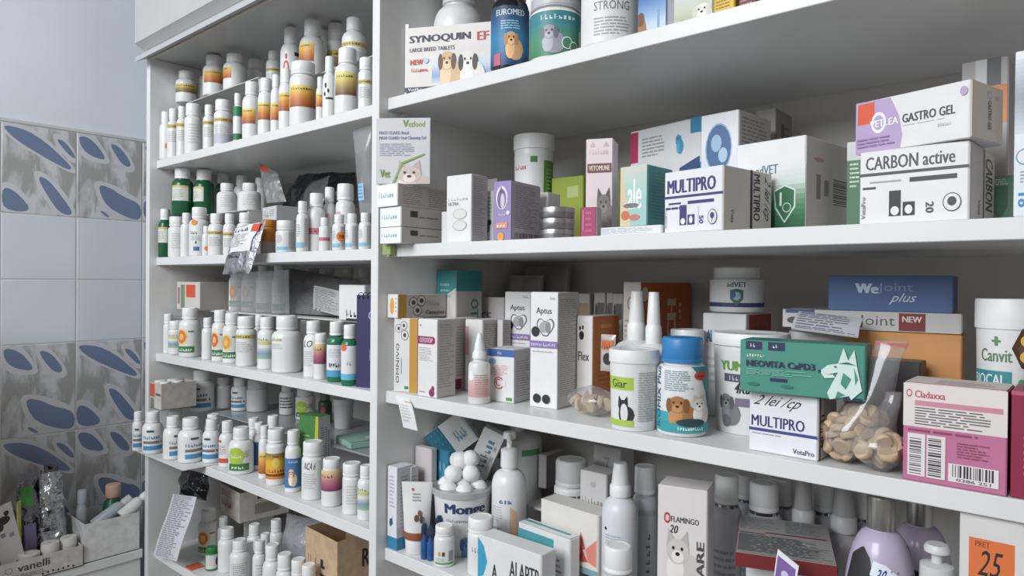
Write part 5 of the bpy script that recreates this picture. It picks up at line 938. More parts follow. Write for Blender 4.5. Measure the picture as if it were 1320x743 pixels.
carton('white carton with blue stripe and handwriting, under the teal wolf carton', S, 966, 1054.5, 1094, 513, bot=596, yaw=-2, c=(226, 226, 232), cr=(204, 202, 206), d=.052, pr={'F': lambda p: (p.t('MULTIPRO', .04, .42, .82, .6, (50, 52, 110), bold=.015), p.r(0, .34, 1, .39, (60, 70, 140)), p.l(.05, .28, .6, .32, 1, (150, 150, 170)), p.t('2 lei /cp', .1, .72, .76, .94, INK, slant=.25, bold=0.0), p.t('VetaPro', .66, .06, .96, .14, (80, 80, 96))), 'R': lambda p: (p.r(.05, 0, .12, 1, (60, 60, 80)), p.t('MULTI', .1, .2, .3, .7, (60, 60, 80), rot=90))})
zm = at_Z(1054.5, 596, Z['R3']); zmt = at_Y(1054.5, 513, max(REC+.002, zm.y)).z
TG = (64, 146, 126)
def pr_neo(p):
    p.e(.06, .99, .001, .001, TG); p.r(.05, .82, .19, .98, NV); p.r(.24, .82, .38, .98, NV); p.t('~10', .09, .87, .14, .94, (200, 226, 220)); p.t('~60', .28, .87, .33, .94, (200, 226, 220)); p.t('~ITvomer', .06, .68, .22, .76, (206, 220, 190)); p.t('NEOVITA CaPD3', .06, .5, .62, .62, NV, bold=.02); p.l(.06, .34, .6, .46, 3, (130, 190, 174)); p.r(.26, .24, .4, .3, NV); p.e(.12, .16, .05, .03, (44, 120, 104)); p.e(.4, .16, .05, .03, (44, 120, 104)); p.r(.84, .0, .98, .06, NV)
    W_ = (206, 228, 218)
    for q in ([(.66, .5), (.72, .62), (.8, .66), (.8, .5), (.7, .44)], [(.8, .66), (.84, .95), (.88, .7)], [(.87, .7), (.92, .92), (.94, .64)], [(.8, .5), (.8, .66), (.94, .64), (.98, .2), (.9, .02)], [(.66, .5), (.7, .44), (.76, .46), (.78, .4), (.7, .38)], [(.8, .5), (.9, .1), (.74, .0), (.72, .12)]): p.poly(q, W_)
    p.e(.66, .5, .012, .03, NV); p.e(.78, .6, .012, .02, TG); p.poly([(.84, .5), (.9, .4), (.86, .2), (.82, .3)], TG); p.poly([(.92, .6), (.95, .4), (.93, .3)], TG); p.poly([(.8, .16), (.86, .1), (.78, .02)], TG)
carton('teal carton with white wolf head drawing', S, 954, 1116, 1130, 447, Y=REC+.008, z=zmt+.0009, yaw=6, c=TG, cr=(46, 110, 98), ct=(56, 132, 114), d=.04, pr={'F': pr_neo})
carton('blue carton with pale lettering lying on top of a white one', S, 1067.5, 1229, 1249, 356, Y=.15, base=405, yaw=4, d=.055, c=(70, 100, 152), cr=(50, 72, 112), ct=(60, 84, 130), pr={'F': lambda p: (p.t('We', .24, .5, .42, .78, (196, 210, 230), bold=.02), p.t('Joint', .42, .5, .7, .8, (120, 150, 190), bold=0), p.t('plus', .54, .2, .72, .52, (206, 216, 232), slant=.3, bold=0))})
zw = at_Y(1229, 405, .15).z
carton('white carton with grey lettering and dark red patch under the blue one', S, 1000, 1240, 1260, 405.5, Y=.148, base=432, yaw=4, c=(196, 192, 188), cr=(170, 164, 160), w=.17, d=.06, pr={'F': lambda p: (p.t('Joint', .46, .12, .66, .8, (90, 88, 90), bold=0), p.r(.68, .05, .82, .95, (130, 44, 38)), p.t('NEW', .7, .5, .8, .8, (222, 200, 190)), p.r(.02, .8, .2, 1, (60, 76, 130)), p.e(.08, .4, .05, .2, (80, 78, 80)))})
zw2 = at_Y(1240, 432, .148).z
carton('orange carton with dark script letters behind the pink carton', S, 1160, 1240, 1258, 433, Y=.146, yaw=4, c=(214, 146, 76), cr=(190, 120, 56), d=.055, w=.105, pr={'F': lambda p: (p.t('p', .42, .35, .56, .75, (40, 36, 36), bold=.03), p.r(.36, .4, .62, .46, (40, 36, 36)), p.l(.7, .3, .9, .6, 2, (170, 100, 50)), p.t('~JOINT', .62, .12, .95, .32, (176, 106, 50)))})
carton('dark carton edge beside the orange script carton', S, 1150, 1186, 1190, 468, Y=.10, c=(70, 66, 70), cr=(60, 56, 60), d=.03, w=.05)
sheet('leaflet', 'folded printed leaflet lying on the tubs, third right-bay shelf', 'leaflet', [at_Y(1030, 402, .118), at_Y(1024, 410, .1), at_Y(1020, 424, .08)], at_Y(1105, 420, .11)-at_Y(1022, 410, .11), mat((190, 190, 194), .7), th=.0015, pr=lambda p: p.l(.05, .05, .95, .95, 6, (120, 120, 136)))
def pr_can(p): p.t('Canvit', .18, .66, .52, .8, (90, 130, 90), bold=.01); p.r(.0, .36, .52, .56, (56, 146, 150)); p.t('BIOCAL', .06, .4, .46, .52, (222, 236, 234)); p.dog(.7, .42, .2, .18, (90, 160, 110), (90, 160, 110)); p.r(.35, .84, .38, .94, (90, 150, 90)); p.r(.32, .88, .41, .9, (90, 150, 90)); p.l(.1, .1, .5, .3, 3, (180, 180, 176))
bottle(S, FR, 1303, 386, 92, '', [(-84, 84, .3, .82, pr_can)], Y=.115, style='tub', ch=.17, name='plastic_tub', label='white tub with teal band and green dog at right edge', cat='tub')
PK = (196, 106, 146)
def pr_pk(p):
    p.r(0, .56, 1, 1, (224, 212, 208)); p.t('Cladaxxa', .12, .86, .42, .93, (190, 50, 70)); p.ring(.06, .9, .03, .04, (190, 50, 60), (224, 212, 208), .3); p.r(.12, .78, .96, .83, (206, 130, 150)); p.l(.12, .58, .96, .77, 5, (110, 100, 106)); p.l(.05, .5, .9, .55, 1, (150, 60, 100)); p.r(.05, .06, .23, .49, (226, 216, 216)); p.bar(.07, .08, .19, .47, (90, 84, 90), True); p.r(.245, .06, .43, .49, (226, 216, 216)); p.bar(.26, .08, .39, .47, (50, 46, 52), True); p.l(.54, .3, .86, .46, 4, (150, 60, 100)); p.r(.46, .06, .93, .24, (226, 216, 216)); p.bar(.5, .11, .9, .23, (60, 56, 60)); p.t('0386 251', .54, .07, .86, .1, (90, 84, 90))
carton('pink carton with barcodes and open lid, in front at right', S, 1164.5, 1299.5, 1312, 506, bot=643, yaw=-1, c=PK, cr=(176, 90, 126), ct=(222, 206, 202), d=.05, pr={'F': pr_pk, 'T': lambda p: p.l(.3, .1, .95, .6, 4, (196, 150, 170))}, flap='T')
carton('crimson carton at the right picture edge, third right-bay shelf', S, 1303.5, 1360, 1368, 509, Y=REC+.004, yaw=0, c=(150, 26, 62), d=.05, pr={'F': lambda p: (p.r(0, .96, 1, 1, (190, 80, 110)), p.l(.3, .2, .9, .6, 4, (190, 80, 110)))})
# amber jar lying on the crimson carton at the picture edge
P = at_Y(1349, 452, .02); R = rad_of(92, P); root = empty('amber_jar', (P.x, .07, P.z)); root.rotation_euler = (math.radians(90), 0, 0)
b = MB(); b.lathe([(R*.9, -.03), (R, -.027), (R, .05), (R*.8, .056)], mat((82, 50, 24), .45), 8, smooth=False); b.build('jar_body', root)
b = MB(); p = Printer(b, lambda u, v, o: ((u-.5)*2*R*.86, (v-.5)*2*R*.86, .0566+o), clip=False)
for i in range(6): p.e(.5+.34*math.cos(i*math.pi/3+.5), .5+.34*math.sin(i*math.pi/3+.5), .13, .13, (222, 160, 50))
b.build('printed_artwork', root); tag(root, 'amber faceted jar lying on the crimson carton at right edge', 'jar')
# ------------------------------------------------------------------ tablets in clear zip bags
TAN = mat((206, 176, 140), .75, kind='card')
def tablet_mesh(r, t):
    b = MB(); b.lathe([(r*.9, -t/2), (r, -t/2+.0012), (r, t/2-.0012), (r*.9, t/2)], TAN, 18); o = b.build('tablet_src'); me = o.data; bpy.data.objects.remove(o); me.name = 'tablet'; return me
TM = tablet_mesh(.0085, .0058)
def tablets(cen, half, n, lab, grp, seed, lean=0.0):
    """piles n tablets inside an upright ellipsoid-like lump standing on the shelf, no two centres too close"""
    rnd = random.Random(seed); pts = []; tries = 0
    while len(pts) < n and tries < 9000:
        tries += 1; u = Vector((rnd.uniform(-1, 1), rnd.uniform(-1, 1), rnd.uniform(-1, 1)))
        if u.length > 1: continue
        p = Vector(cen)+Vector((u.x*half[0]+lean*u.z*half[2], u.y*half[1], u.z*half[2]))
        if all((p-q).length > .0094 for q in pts): pts.append(p)
    for p in pts:
        o = link('tablet', TM); o.location = p; o.rotation_euler = (rnd.uniform(-1.3, 1.3), rnd.uniform(-1.3, 1.3), rnd.uniform(0, 6)); tag(o, lab, 'tablet', grp)
def blob(name, label, cen, half, m, neck=None, freq=26, amp=.006, lean=0.0, extra=None):
    root = empty(name, (cen[0], cen[1], cen[2]-half[2])); N, K = 28, 18; vs = []; fs = []
    for j in range(K+1):
        v = j/K
        for i in range(N):
            a = 2*math.pi*i/N; zz = -half[2]+2*half[2]*v
            r = math.sin(math.pi*min(.985, max(.03, v)))**.55
            x = half[0]*r*math.cos(a)+lean*zz; y = half[1]*r*math.sin(a)
            if neck and v > .62:
                f = (v-.62)/.38; f = f*f*(3-2*f); zz = zz+(neck[2])*f; x = x*(1-f)+f*(neck[0]+neck[3]*math.cos(a)); y = y*(1-f)+f*(neck[1]+.003*math.sin(a))
            k = noise3((x+cen[0], y, zz), freq)*amp; vs.append((x+k, y+k, zz+half[2]+k*.3 if v > .05 else max(.0006, zz+half[2])))
    for j in range(K):
        for i in range(N): fs.append((j*N+i, j*N+(i+1) % N, (j+1)*N+(i+1) % N, (j+1)*N+i))
    fs.append(tuple(range(N-1, -1, -1))); fs.append(tuple(K*N+i for i in range(N)))
    b = MB(); b.add(vs, fs, m, True); b.build('bag_film', root); tag(root, label, 'bag'); return root
BAGF = mat((232, 232, 232), .13, kind='clear')
def px_size(px, Y): P = at_Y(px, 500, Y); return (P-CAM).dot(CF)/F_PX
Yb = .045; s = px_size(1100, Yb)
c1 = at_Y(1101, 556, Yb); c2 = at_Y(1133, 577, Yb-.012)
h1 = (36*s, .03, (c1.z-Z['R3'])-.001); h2 = (28*s, .026, (c2.z-Z['R3'])-.001)
tablets((c1.x, c1.y, c1.z+.0), (h1[0]*.9, .022, h1[2]-.0085), 75, 'tan round tablet in the taller lobe of clear zip bag', 'tablets in the taller bag lobe', 3, .35)
tablets((c2.x, c2.y, c2.z), (h2[0]*.86, .019, h2[2]-.0085), 48, 'tan round tablet in the shorter lobe of clear zip bag', 'tablets in the shorter bag lobe', 5)
n1 = at_Y(1150, 440, Yb)
bg1 = blob('zip_bag', 'clear zip bag of tan tablets with red zip line, taller lobe', (c1.x, c1.y, c1.z), h1, BAGF, neck=(n1.x-c1.x, .0, n1.z-c1.z-h1[2], 17*s), lean=.35)
b = MB(); zl = n1.z-(c1.z-h1[2]); b.box(n1.x-c1.x-18*s, n1.x-c1.x+18*s, -.0035, -.002, zl-.004, zl-.0015, mat((200, 90, 96), .5)); b.build('zip_strip', bg1)
blob('zip_bag', 'clear bag of tan tablets beside the pink carton, shorter lobe', (c2.x, c2.y, c2.z), h2, BAGF, neck=(.01, .004, .03, 9*s))
Pb = at_Z(757, 538, Z['R3']); s2 = px_size(757, Pb.y)
pc = (Pb.x, max(.045, Pb.y+.012), Z['R3']+.0185)
tablets((pc[0], pc[1], pc[2]-.002), (28*s2, .016, .0055), 12, 'tan tablet in the flat clear bag beside the ribbed tub', 'tablets in the flat clear bag', 9)
blob('zip_bag', 'small flat clear bag with a few tan tablets', (pc[0], pc[1], Z['R3']+.019), (36*s2, .026, .0185), BAGF, amp=.004)
# curled label peeling at the upright end
sheet('peeling_label', 'curled white and orange paper hanging off the shelf edge at the upright', 'paper', [at_Y(507, 506, .02), at_Y(512, 515, REC-.003), at_Y(516, 530, REC-.006), at_Y(520, 551, REC-.004)], at_Y(528, 515, REC-.003)-at_Y(510, 511, REC-.003), mat((222, 220, 222), .7), sub=2, pr=lambda p: (p.r(.55, .62, 1, 1, (206, 150, 60)), p.l(.1, .2, .8, .55, 4, (190, 188, 192))))
# ================================================================== RIGHT BAY, BOTTOM SHELF
S = 'R4'; BL = (40, 130, 170)
def pr_bt(p): p.r(0, 0, 1, .15, BL); p.e(.35, .32, .14, .05, (60, 100, 150)); p.l(.2, .5, .8, .9, 6, (176, 176, 196)); p.poly([(.3, .3), (.5, .4), (.6, .3)], (50, 70, 120))
carton('white carton with blue foot and printing beside upright, bottom right-bay shelf', S, 500, 512, 522, 604, Y=REC+.004, yaw=0, c=(222, 222, 228), cr=(206, 206, 216), d=.03, pr={'F': pr_bt, 'R': lambda p: (p.r(0, 0, 1, .15, BL), p.l(.2, .25, .8, .9, 10, (170, 170, 190)))})
carton('second white carton with printed side behind the blue footed one', S, 516, 530, 553, 603, Y=.066, yaw=0, c=(218, 218, 222), cr=(200, 200, 206), d=.014, pr={'R': lambda p: p.l(.1, .2, .9, .9, 10, (160, 160, 176))})
# squeeze tube standing on its cap
P = at_Z(536, 717, Z['R4']); Pm = at_Y(536, 680, P.y+.012); R = rad_of(32, Pm); hT = at_Y(533, 621, P.y+.012).z-Z['R4']
root = empty('squeeze_tube', (Pm.x, P.y+.014, Z['R4']+.0003)); root.rotation_euler = (0, 0, math.radians(38)); N = 24; vs = []; fs = []
for j in range(9):
    v = j/8; zz = hT*(.2+.8*v)
    for i in range(N): a = 2*math.pi*i/N; vs.append((R*(1+.28*v)*math.cos(a), R*(1-.93*v)*math.sin(a), zz))
for j in range(8):
    for i in range(N): fs.append((j*N+i, j*N+(i+1) % N, (j+1)*N+(i+1) % N, (j+1)*N+i))
fs += [tuple(range(N-1, -1, -1)), tuple(8*N+i for i in range(N))]
b = MB(); b.add(vs, fs, mat((222, 220, 218), .4), True); b.build('tube_body', root)
b = MB(); b.lathe([(R*.86, 0), (R*.9, .001), (R*.94, hT*.19), (R*.9, hT*.2)], mat((226, 226, 224), .4), 28); b.build('tube_cap', root)
b = MB(); b.lathe([(R*1.03, hT*.205), (R*1.03, hT*.21), (R*1.03, hT*.3), (R*1.02, hT*.305)], mat((150, 86, 46), .4), 28); b.build('brown_band', root)
b = MB(); p = Printer(b, lambda u, v, o: (R*1.5*(u-.5), -R*(1-.9*(.13+.87*v))*1.03-.0005-o, hT*(.3+.7*v)), 1); p.l(.3, .62, .8, .8, 2, (150, 146, 146)); p.e(.3, .86, .06, .03, (170, 80, 60)); p.e(.56, .3, .12, .07, (96, 62, 40)); p.e(.72, .4, .1, .06, (120, 80, 50)); p.e(.84, .28, .1, .08, (70, 50, 40)); b.build('printed_artwork', root)
tag(root, 'white squeeze tube with brown band standing on its cap', 'tube')
carton('pinkish carton behind the squeeze tube', S, 535, 556, 570, 580, Y=.075, c=(206, 196, 196), d=.012)
# tilted teal patterned cartons behind the bucket
for lb, px, py, Y, ang, w_, h_, yaw, cF in (('tilted carton with dark teal patterned end and white lettered face', 582, 565, .118, -38, .07, .055, 34, 0), ('second tilted white carton with teal lettering behind cotton balls', 624, 588, .135, 24, .036, .085, 30, 1)):
    P = at_Y(px, py, Y); root = empty('carton_box', tuple(P)); root.rotation_euler = (Matrix.Rotation(math.radians(yaw), 3, 'Z') @ Matrix.Rotation(math.radians(ang), 3, 'Y')).to_euler()
    b = MB(); b.box(-w_/2, w_/2, 0, .02, -h_/2, h_/2, mat((216, 216, 216), .45)); b.build('box_body', root, .0006)
    b = MB(); p = Printer(b, lambda u, v, o: (-w_/2+w_*u, -o, -h_/2+h_*v))
    if not cF:
        p.r(0, 0, .4, 1, (36, 112, 134))
        for i in range(4):
            for j in range(5): p.e(.05+.1*i, .1+.2*j, .025, .05, (50, 130, 150))
        p.t('~AVON', .6, .3, .9, .62, (90, 150, 180), rot=0); p.r(.96, .0, 1, 1, (160, 190, 206))
    else: p.t('~PIPETTE', .3, .2, .7, .85, (80, 130, 150), rot=90); p.l(.75, .2, .9, .8, 2, (170, 176, 184))
    b.build('printed_artwork', root)
    b = MB(); b.box(-w_/2-.0006, -w_/2, .001, .019, -h_/2+.001, h_/2-.001, mat((36, 112, 134) if not cF else (206, 206, 206), .45)); b.build('tuck_flap', root); tag(root, lb, 'box')
carton('teal patterned carton at back behind the bucket', S, 553, 578, 586, 583, Y=.092, c=(46, 130, 160), d=.01, pr={'F': lambda p: [p.e(.15+.23*i, .1+.18*j, .07, .06, (90, 160, 186)) for i in range(4) for j in range(5)] and None})
# bucket with cotton balls
P = at_Z(593, 706, Z['R4']); Yk = .096; Pt = at_Y(596, 625, Yk); R = rad_of(77, Pt); hb = Pt.z-Z['R4']
FOOT.append((Pt.x, Yk, R*1.05, Z['R4'], Z['R4']+hb*1.5)); root = empty('snack_bucket', (Pt.x, Yk, Z['R4']+.0003)); b = MB(); b.lathe([(R*.80, 0), (R*.82, .001), (R*.97, hb), (R*.95, hb), (R*.8, .003), (R*.2, .003)], mat((222, 222, 224), .35), 40); b.build('bucket_body', root)
b = MB(); b.lathe([(R*.975, hb*.9), (R*1.03, hb*.905), (R*1.05, hb*.985), (R*1.02, hb), (R*.975, hb)], mat((206, 208, 210), .5, kind='clear'), 40); b.build('bucket_rim', root)
ph = facing(Pt); b = MB(); p = Printer(b, lambda u, v, o: (R*(.82+.15*v)*math.cos(ph+(u-.5)*2.6)+o*math.cos(ph+(u-.5)*2.6), R*(.82+.15*v)*math.sin(ph+(u-.5)*2.6)+o*math.sin(ph+(u-.5)*2.6), hb*v), 20); p.t('Monge', .26, .62, .84, .82, (40, 56, 106), bold=.02); p.t('~Natural Pet Food', .28, .54, .74, .59, (130, 140, 160)); p.dog(.56, .2, .14, .22, (60, 110, 160), (50, 90, 140)); p.e(.7, .3, .06, .07, (70, 120, 170)); b.build('label', root)
tag(root, 'white snack bucket with clear rim and navy lettering', 'bucket')
bm = bmesh.new(); bmesh.ops.create_icosphere(bm, subdivisions=3, radius=1)
for v in bm.verts: v.co *= 1+.06*noise3(v.co, 2.2)
me = bpy.data.meshes.new('cotton_ball'); bm.to_mesh(me); bm.free(); me.materials.append(mat((232, 232, 232), .6))
for f in me.polygons: f.use_smooth = True
cb = Vector((Pt.x, Yk, Z['R4']+hb)); rb = R*.3
balls = [(math.cos(a)*.58, math.sin(a)*.58, .0) for a in [k*math.pi/3+.4 for k in range(6)]]+[(0, 0, .1)]+[(math.cos(a)*.34, math.sin(a)*.34, .5) for a in (.2, 2.3, 4.4)]+[(-.05, -.02, .92), (-.3, .1, .85), (.22, .16, .98)]
for i, (x, y, zq_) in enumerate(balls):
    o = link('cotton_ball', me); o.location = cb+Vector((x*R, y*R, -rb*.2+zq_*R*.95)); o.scale = (rb,)*3; o.rotation_euler = (i, i*2, i*3)
    tag(o, 'white cotton ball heaped in the snack bucket', 'cotton ball', 'cotton balls in the snack bucket')
# blue plastic ampoules
for i, (px, py, hgt) in enumerate(((543, 722, .052), (551, 724, .05), (558, 720, .06))):
    P = at_Z(px, py, Z['R4']); root = empty('blue_ampoule', (P.x, P.y+.006+.006*(i == 2), Z['R4']+.0003)); r = .0055
    b = MB(); b.lathe([(r*.9, 0), (r, .001), (r, hgt*.5), (r*.4, hgt*.62), (r*.4, hgt*.7)], mat((36, 84, 150), .2), 16); b.build('body', root); b = MB(); b.lathe([(r*.4, hgt*.7), (r*.9, hgt*.72), (r*.9, hgt*.92), (r*.5, hgt)], mat((26, 50, 90), .25), 12, ridge=.15); b.build('twist_tip', root)
    tag(root, ('blue plastic ampoule next to the squeeze tube', 'middle blue plastic ampoule of three', 'blue plastic ampoule next to small white bottle')[i], 'ampoule', 'blue ampoules')
bottle(S, FR, 573, 677, 27, '', [(-60, 60, .08, .5, lambda p: (p.r(0, 0, 1, .1, (80, 160, 80)), p.r(.2, .5, .32, .75, (206, 170, 60)), p.r(.4, .5, .52, .75, (90, 60, 50)), p.r(.7, .2, .95, .8, (150, 150, 152)), p.l(.1, .15, .6, .4, 3, (176, 176, 178))))], b=734, label='small white bottle with green foot in front of the bucket', cw=.88)
bottle(S, FR, 620, 666, 34, '', [(-40, 40, .4, .55, lambda p: p.t('~ALEVIA', 0, .2, 1, .8, (150, 150, 156)))], b=752, label='white ribbed bottle in front of the bucket', style='wide', cw=.98)
# pump bottle
@deferred
def pump(px, top, w, Y, shelf, label, body=WHITE, lab=None, head=.28, coll=.5, clear=None, capc=CAPW, spout=True):
    Y = free_spot(px, top, w, shelf, Z[shelf], Y); P = at_Y(px, top, Y); R = rad_of(w, P); zb = Z[shelf]; h = P.z-zb; hb = h*(1-head); FOOT.append((P.x, Y, R, zb, P.z))
    DEV.append(('pump', shelf, label[:15], px, round(P.x, 3), Y, round(R, 4), round(h, 3)))
    root = empty('pump_bottle', (P.x, Y, zb+.0003)); b = MB(); prof = [(R*.92, 0), (R, .003), (R, hb*.8)]
    for i in range(1, 7): a = i/6*math.pi/2; prof.append((R*coll*.8+(R-R*coll*.8)*math.cos(a), hb*.8+hb*.17*math.sin(a)))
    prof.append((R*coll*.8, hb)); b.lathe(prof, mat(body, clear if clear is not None else .3, kind='clear' if clear is not None else 'plain'), 32); b.build('body', root)
    b = MB(); rc = R*coll; b.lathe([(rc, hb), (rc*1.02, hb+.001), (rc*.98, hb+h*head*.5), (rc*.5, hb+h*head*.56)], mat(capc, .4), 32, ridge=.02); b.build('collar', root)
    b = MB(); rs = rc*.32; b.lathe([(rs, hb+h*head*.54), (rs, hb+h*head*.8)], mat(capc, .4), 16); b.build('stem', root)
    b = MB(); b.lathe([(rs*1.1, hb+h*head*.78), (rc*.75, hb+h*head*.82), (rc*.75, h*.985), (rc*.6, h)], mat(capc, .4), 24)
    if spout: d = Vector((CAM.x-P.x, CAM.y-Y, 0)).normalized(); b.tube([Vector((0, 0, h-.006)), d*rc*.8+Vector((0, 0, h-.005)), d*rc*1.5+Vector((0, 0, h-.011))], [.0042, .0038, .003], mat(capc, .4), 10)
    b.build('pump_head', root)
    if lab:
        ph = facing(P); mb = MB(); p = Printer(mb, lambda u, v, o: ((R+o)*math.cos(ph+(u-.5)*2.9), (R+o)*math.sin(ph+(u-.5)*2.9), hb*(.05+.7*v)), 18); lab(p); mb.build('label', root)
    tag(root, label, 'bottle'); return root
pump(657, 557, 45, .12, S, 'white pump bottle with green letters and tan curve', lab=lambda p: (p.poly([(.5, .0), (.75, .1), (.66, .7), (.52, .8), (.6, .4)], (214, 176, 140)), p.t('GE', .12, .34, .34, .46, (120, 190, 180), bold=.02), p.t('61k', .3, .84, .56, .9, (90, 110, 160)), p.l(.1, .55, .4, .8, 4, (190, 196, 200)), p.e(.4, .2, .1, .04, (206, 150, 110))))
bottle(S, BK, 667, 548, 64, '', [(-70, -30, .7, .8, lambda p: p.e(.5, .5, .5, .5, (70, 150, 70))), (10, 60, .74, .8, lambda p: p.r(0, 0, 1, 1, (96, 170, 96)))], Y=.215, style='flat', cw=.3, ch=.05, body=(216, 216, 214), label='broad milky bottle with green marks behind the pump bottle')
# jars and cartons at the middle
bottle(S, BK, 737, 592, 45, '', [(-70, 70, .1, .4, lambda p: (p.l(0, .55, 1, .85, 1, (90, 90, 96)), p.l(0, .1, .8, .4, 1, (130, 130, 134))))], z=Z['R4']+.07, Y=.19, style='jar', cap=(206, 206, 204), ch=.52, name='plastic_jar', label='lidded jar with tall milky cover at back, bottom right-bay shelf', cat='jar')
plate('riser_board', 'pale board under lidded jar, bottom right-bay shelf', at_Y(700, 640, .2).x, at_Y(790, 650, .2).x, .155, .3, Z['R4']+.0695, .004, RB, (Z['R4'],))
carton('dim grey carton at back beside the pump bottle', S, 694, 704, 727, 588, Y=.235, z=Z['R4']+.07, c=(186, 180, 178), cr=(150, 144, 142), d=.055)
carton('small white carton with grey lettering beside the lidded jar', S, 748, 782, 788, 613, Y=.165, z=Z['R4']+.0702, c=(218, 214, 212), d=.035, pr={'F': lambda p: (p.t('~Ceradim', .08, .3, .9, .46, (160, 154, 152)), p.e(.5, .74, .1, .06, (190, 184, 182)))})
carton('white carton with a faint figure at the very back, bottom right-bay shelf', S, 765, 800, 808, 580, Y=.26, z=Z['R4']+.0702, c=(206, 202, 200), d=.04, pr={'F': lambda p: p.t('7', .4, .45, .6, .8, (176, 172, 170))})
carton('white carton with red geometric print lying open in the middle', S, 697, 771, 779, 666, Y=.10, yaw=-4, z=Z['R4']+.022, c=(222, 216, 206), d=.035, pr={'F': lambda p: (p.poly([(.62, .3), (.72, .66), (.8, .4)], (222, 96, 84)), p.poly([(.8, .4), (.98, .6), (.98, .16), (.84, .2)], (230, 130, 116)), p.poly([(.68, .16), (.72, .44), (.84, .2)], (206, 80, 70)), p.l(.05, .3, .4, .6, 2, (196, 186, 176)), p.r(.5, 0, 1, .1, (120, 160, 170)))})
carton('flat white carton with teal stripe in front of the red printed one', S, 668, 735, 742, 697, Y=.075, yaw=-4, c=(222, 222, 220), ct=(226, 226, 224), d=.02, z=Z['R4'], pr={'T': lambda p: p.r(.0, .5, .9, .8, (70, 160, 170)), 'F': lambda p: (p.r(.0, .7, .7, .9, (70, 160, 170)), p.l(.5, .3, .9, .6, 2, (150, 150, 156)))})
carton('white carton with teal half disc and capital letters in front', S, 616, 698, 707, 717, Y=.024, yaw=0, c=(222, 222, 222), ct=(226, 226, 226), d=.03, pr={'F': lambda p: (p.poly([(.0, .1), (.1, .2), (.16, .5), (.1, .8), (.0, .95)], (50, 160, 196)), p.t('ALAPTR', .52, .35, .98, .7, (60, 60, 64)), p.t('A', .24, .2, .32, .5, (60, 60, 64)))})
bottle(S, FR, 724, 681, 48, '', [(-70, 70, .06, .5, lambda p: (p.r(0, 0, 1, 1, (210, 210, 208)), p.e(.3, .7, .04, .08, INK), p.l(.3, .2, .8, .55, 3, (160, 160, 162))))], Y=.046, style='std', body=(186, 188, 186), ch=.27, cw=.68, label='greyish clear bottle with white cap in front of red printed carton')
bottle(S, FR, 797, 703, 46, '', (), Y=.044, style='std', body=(190, 190, 190), ch=.3, cw=.8, label='white ridged cap of a bottle in front of the spray bottle')
spray(800, 597, 47, .115, 'white spray bottle with tapered clear cap and grey letters, bottom right-bay shelf', shelf='R4', nz=.24, capx=.5, body=(214, 216, 222), lab=lambda p: (p.t('DUALAC', .2, .52, .72, .6, (110, 116, 130)), p.e(.2, .86, .03, .02, INK), p.l(.2, .66, .6, .8, 3, (170, 176, 186)), p.r(.3, .3, .42, .34, (90, 130, 170)), p.e(.66, .32, .05, .03, INK)))
bottle(S, BK, 832, 601, 33, '', [(-60, 60, .1, .66, lambda p: (p.t('~DOUXO', .55, .1, .7, .7, (90, 96, 110), rot=90), p.r(0, .92, 1, 1, (170, 174, 186))))], Y=.165, style='wide', body=(196, 198, 206), ch=.22, label='grey lilac bottle with white cap behind the spray bottle')
def pr_fl(p): p.ring(.2, .8, .07, .035, (196, 50, 50), (220, 190, 190), .4); p.t('FLAMINGO', .28, .78, .84, .815, (70, 66, 66)); p.t('20', .26, .71, .42, .76, INK, slant=.2); p.dog(.42, .6, .46, .16, (206, 198, 194), (190, 180, 176), True, True); p.t('CATCARE', .8, .15, .95, .68, (80, 76, 78), rot=90); p.r(0, .02, .7, .1, (200, 190, 190))
carton('white carton with white kitten and vertical lettering', S, 848, 912, 920, 634, Y=.06, yaw=14, c=(222, 214, 212), d=.04, pr={'F': pr_fl})
# row of toiletry bottles at the back
for i, (px, top, w, Y, k) in enumerate(((937, 612, 40, .16, 'b'), (985, 622, 50, .13, 'b'), (1006, 616, 40, .22, 'b'), (1036, 620, 44, .17, 's'), (1061, 624, 38, .24, 'b'), (1088, 628, 52, .15, 's'), (1112, 632, 40, .24, 'b'), (962, 612, 34, .24, 'b'))):
    if k == 's': spray(px, top, w, Y, ('grey bottle with tapered spray cap behind the dark carton', 'larger grey bottle with tapered spray cap beside violet bottle')[px > 1050], shelf='R4', nz=.3, capx=.58, body=(186, 184, 186), cap=(206, 204, 202), colr=(176, 174, 172))
    else: bottle(S, BK, px, top, w, 'grey bottle with white cap, metal ring', [(-50, 50, .2, .5, lambda p: p.l(0, 0, 1, 1, 4, (150, 148, 156)))], Y=Y, style='wide', body=(186, 186, 194), ch=.2, cw=.78, ring=True)
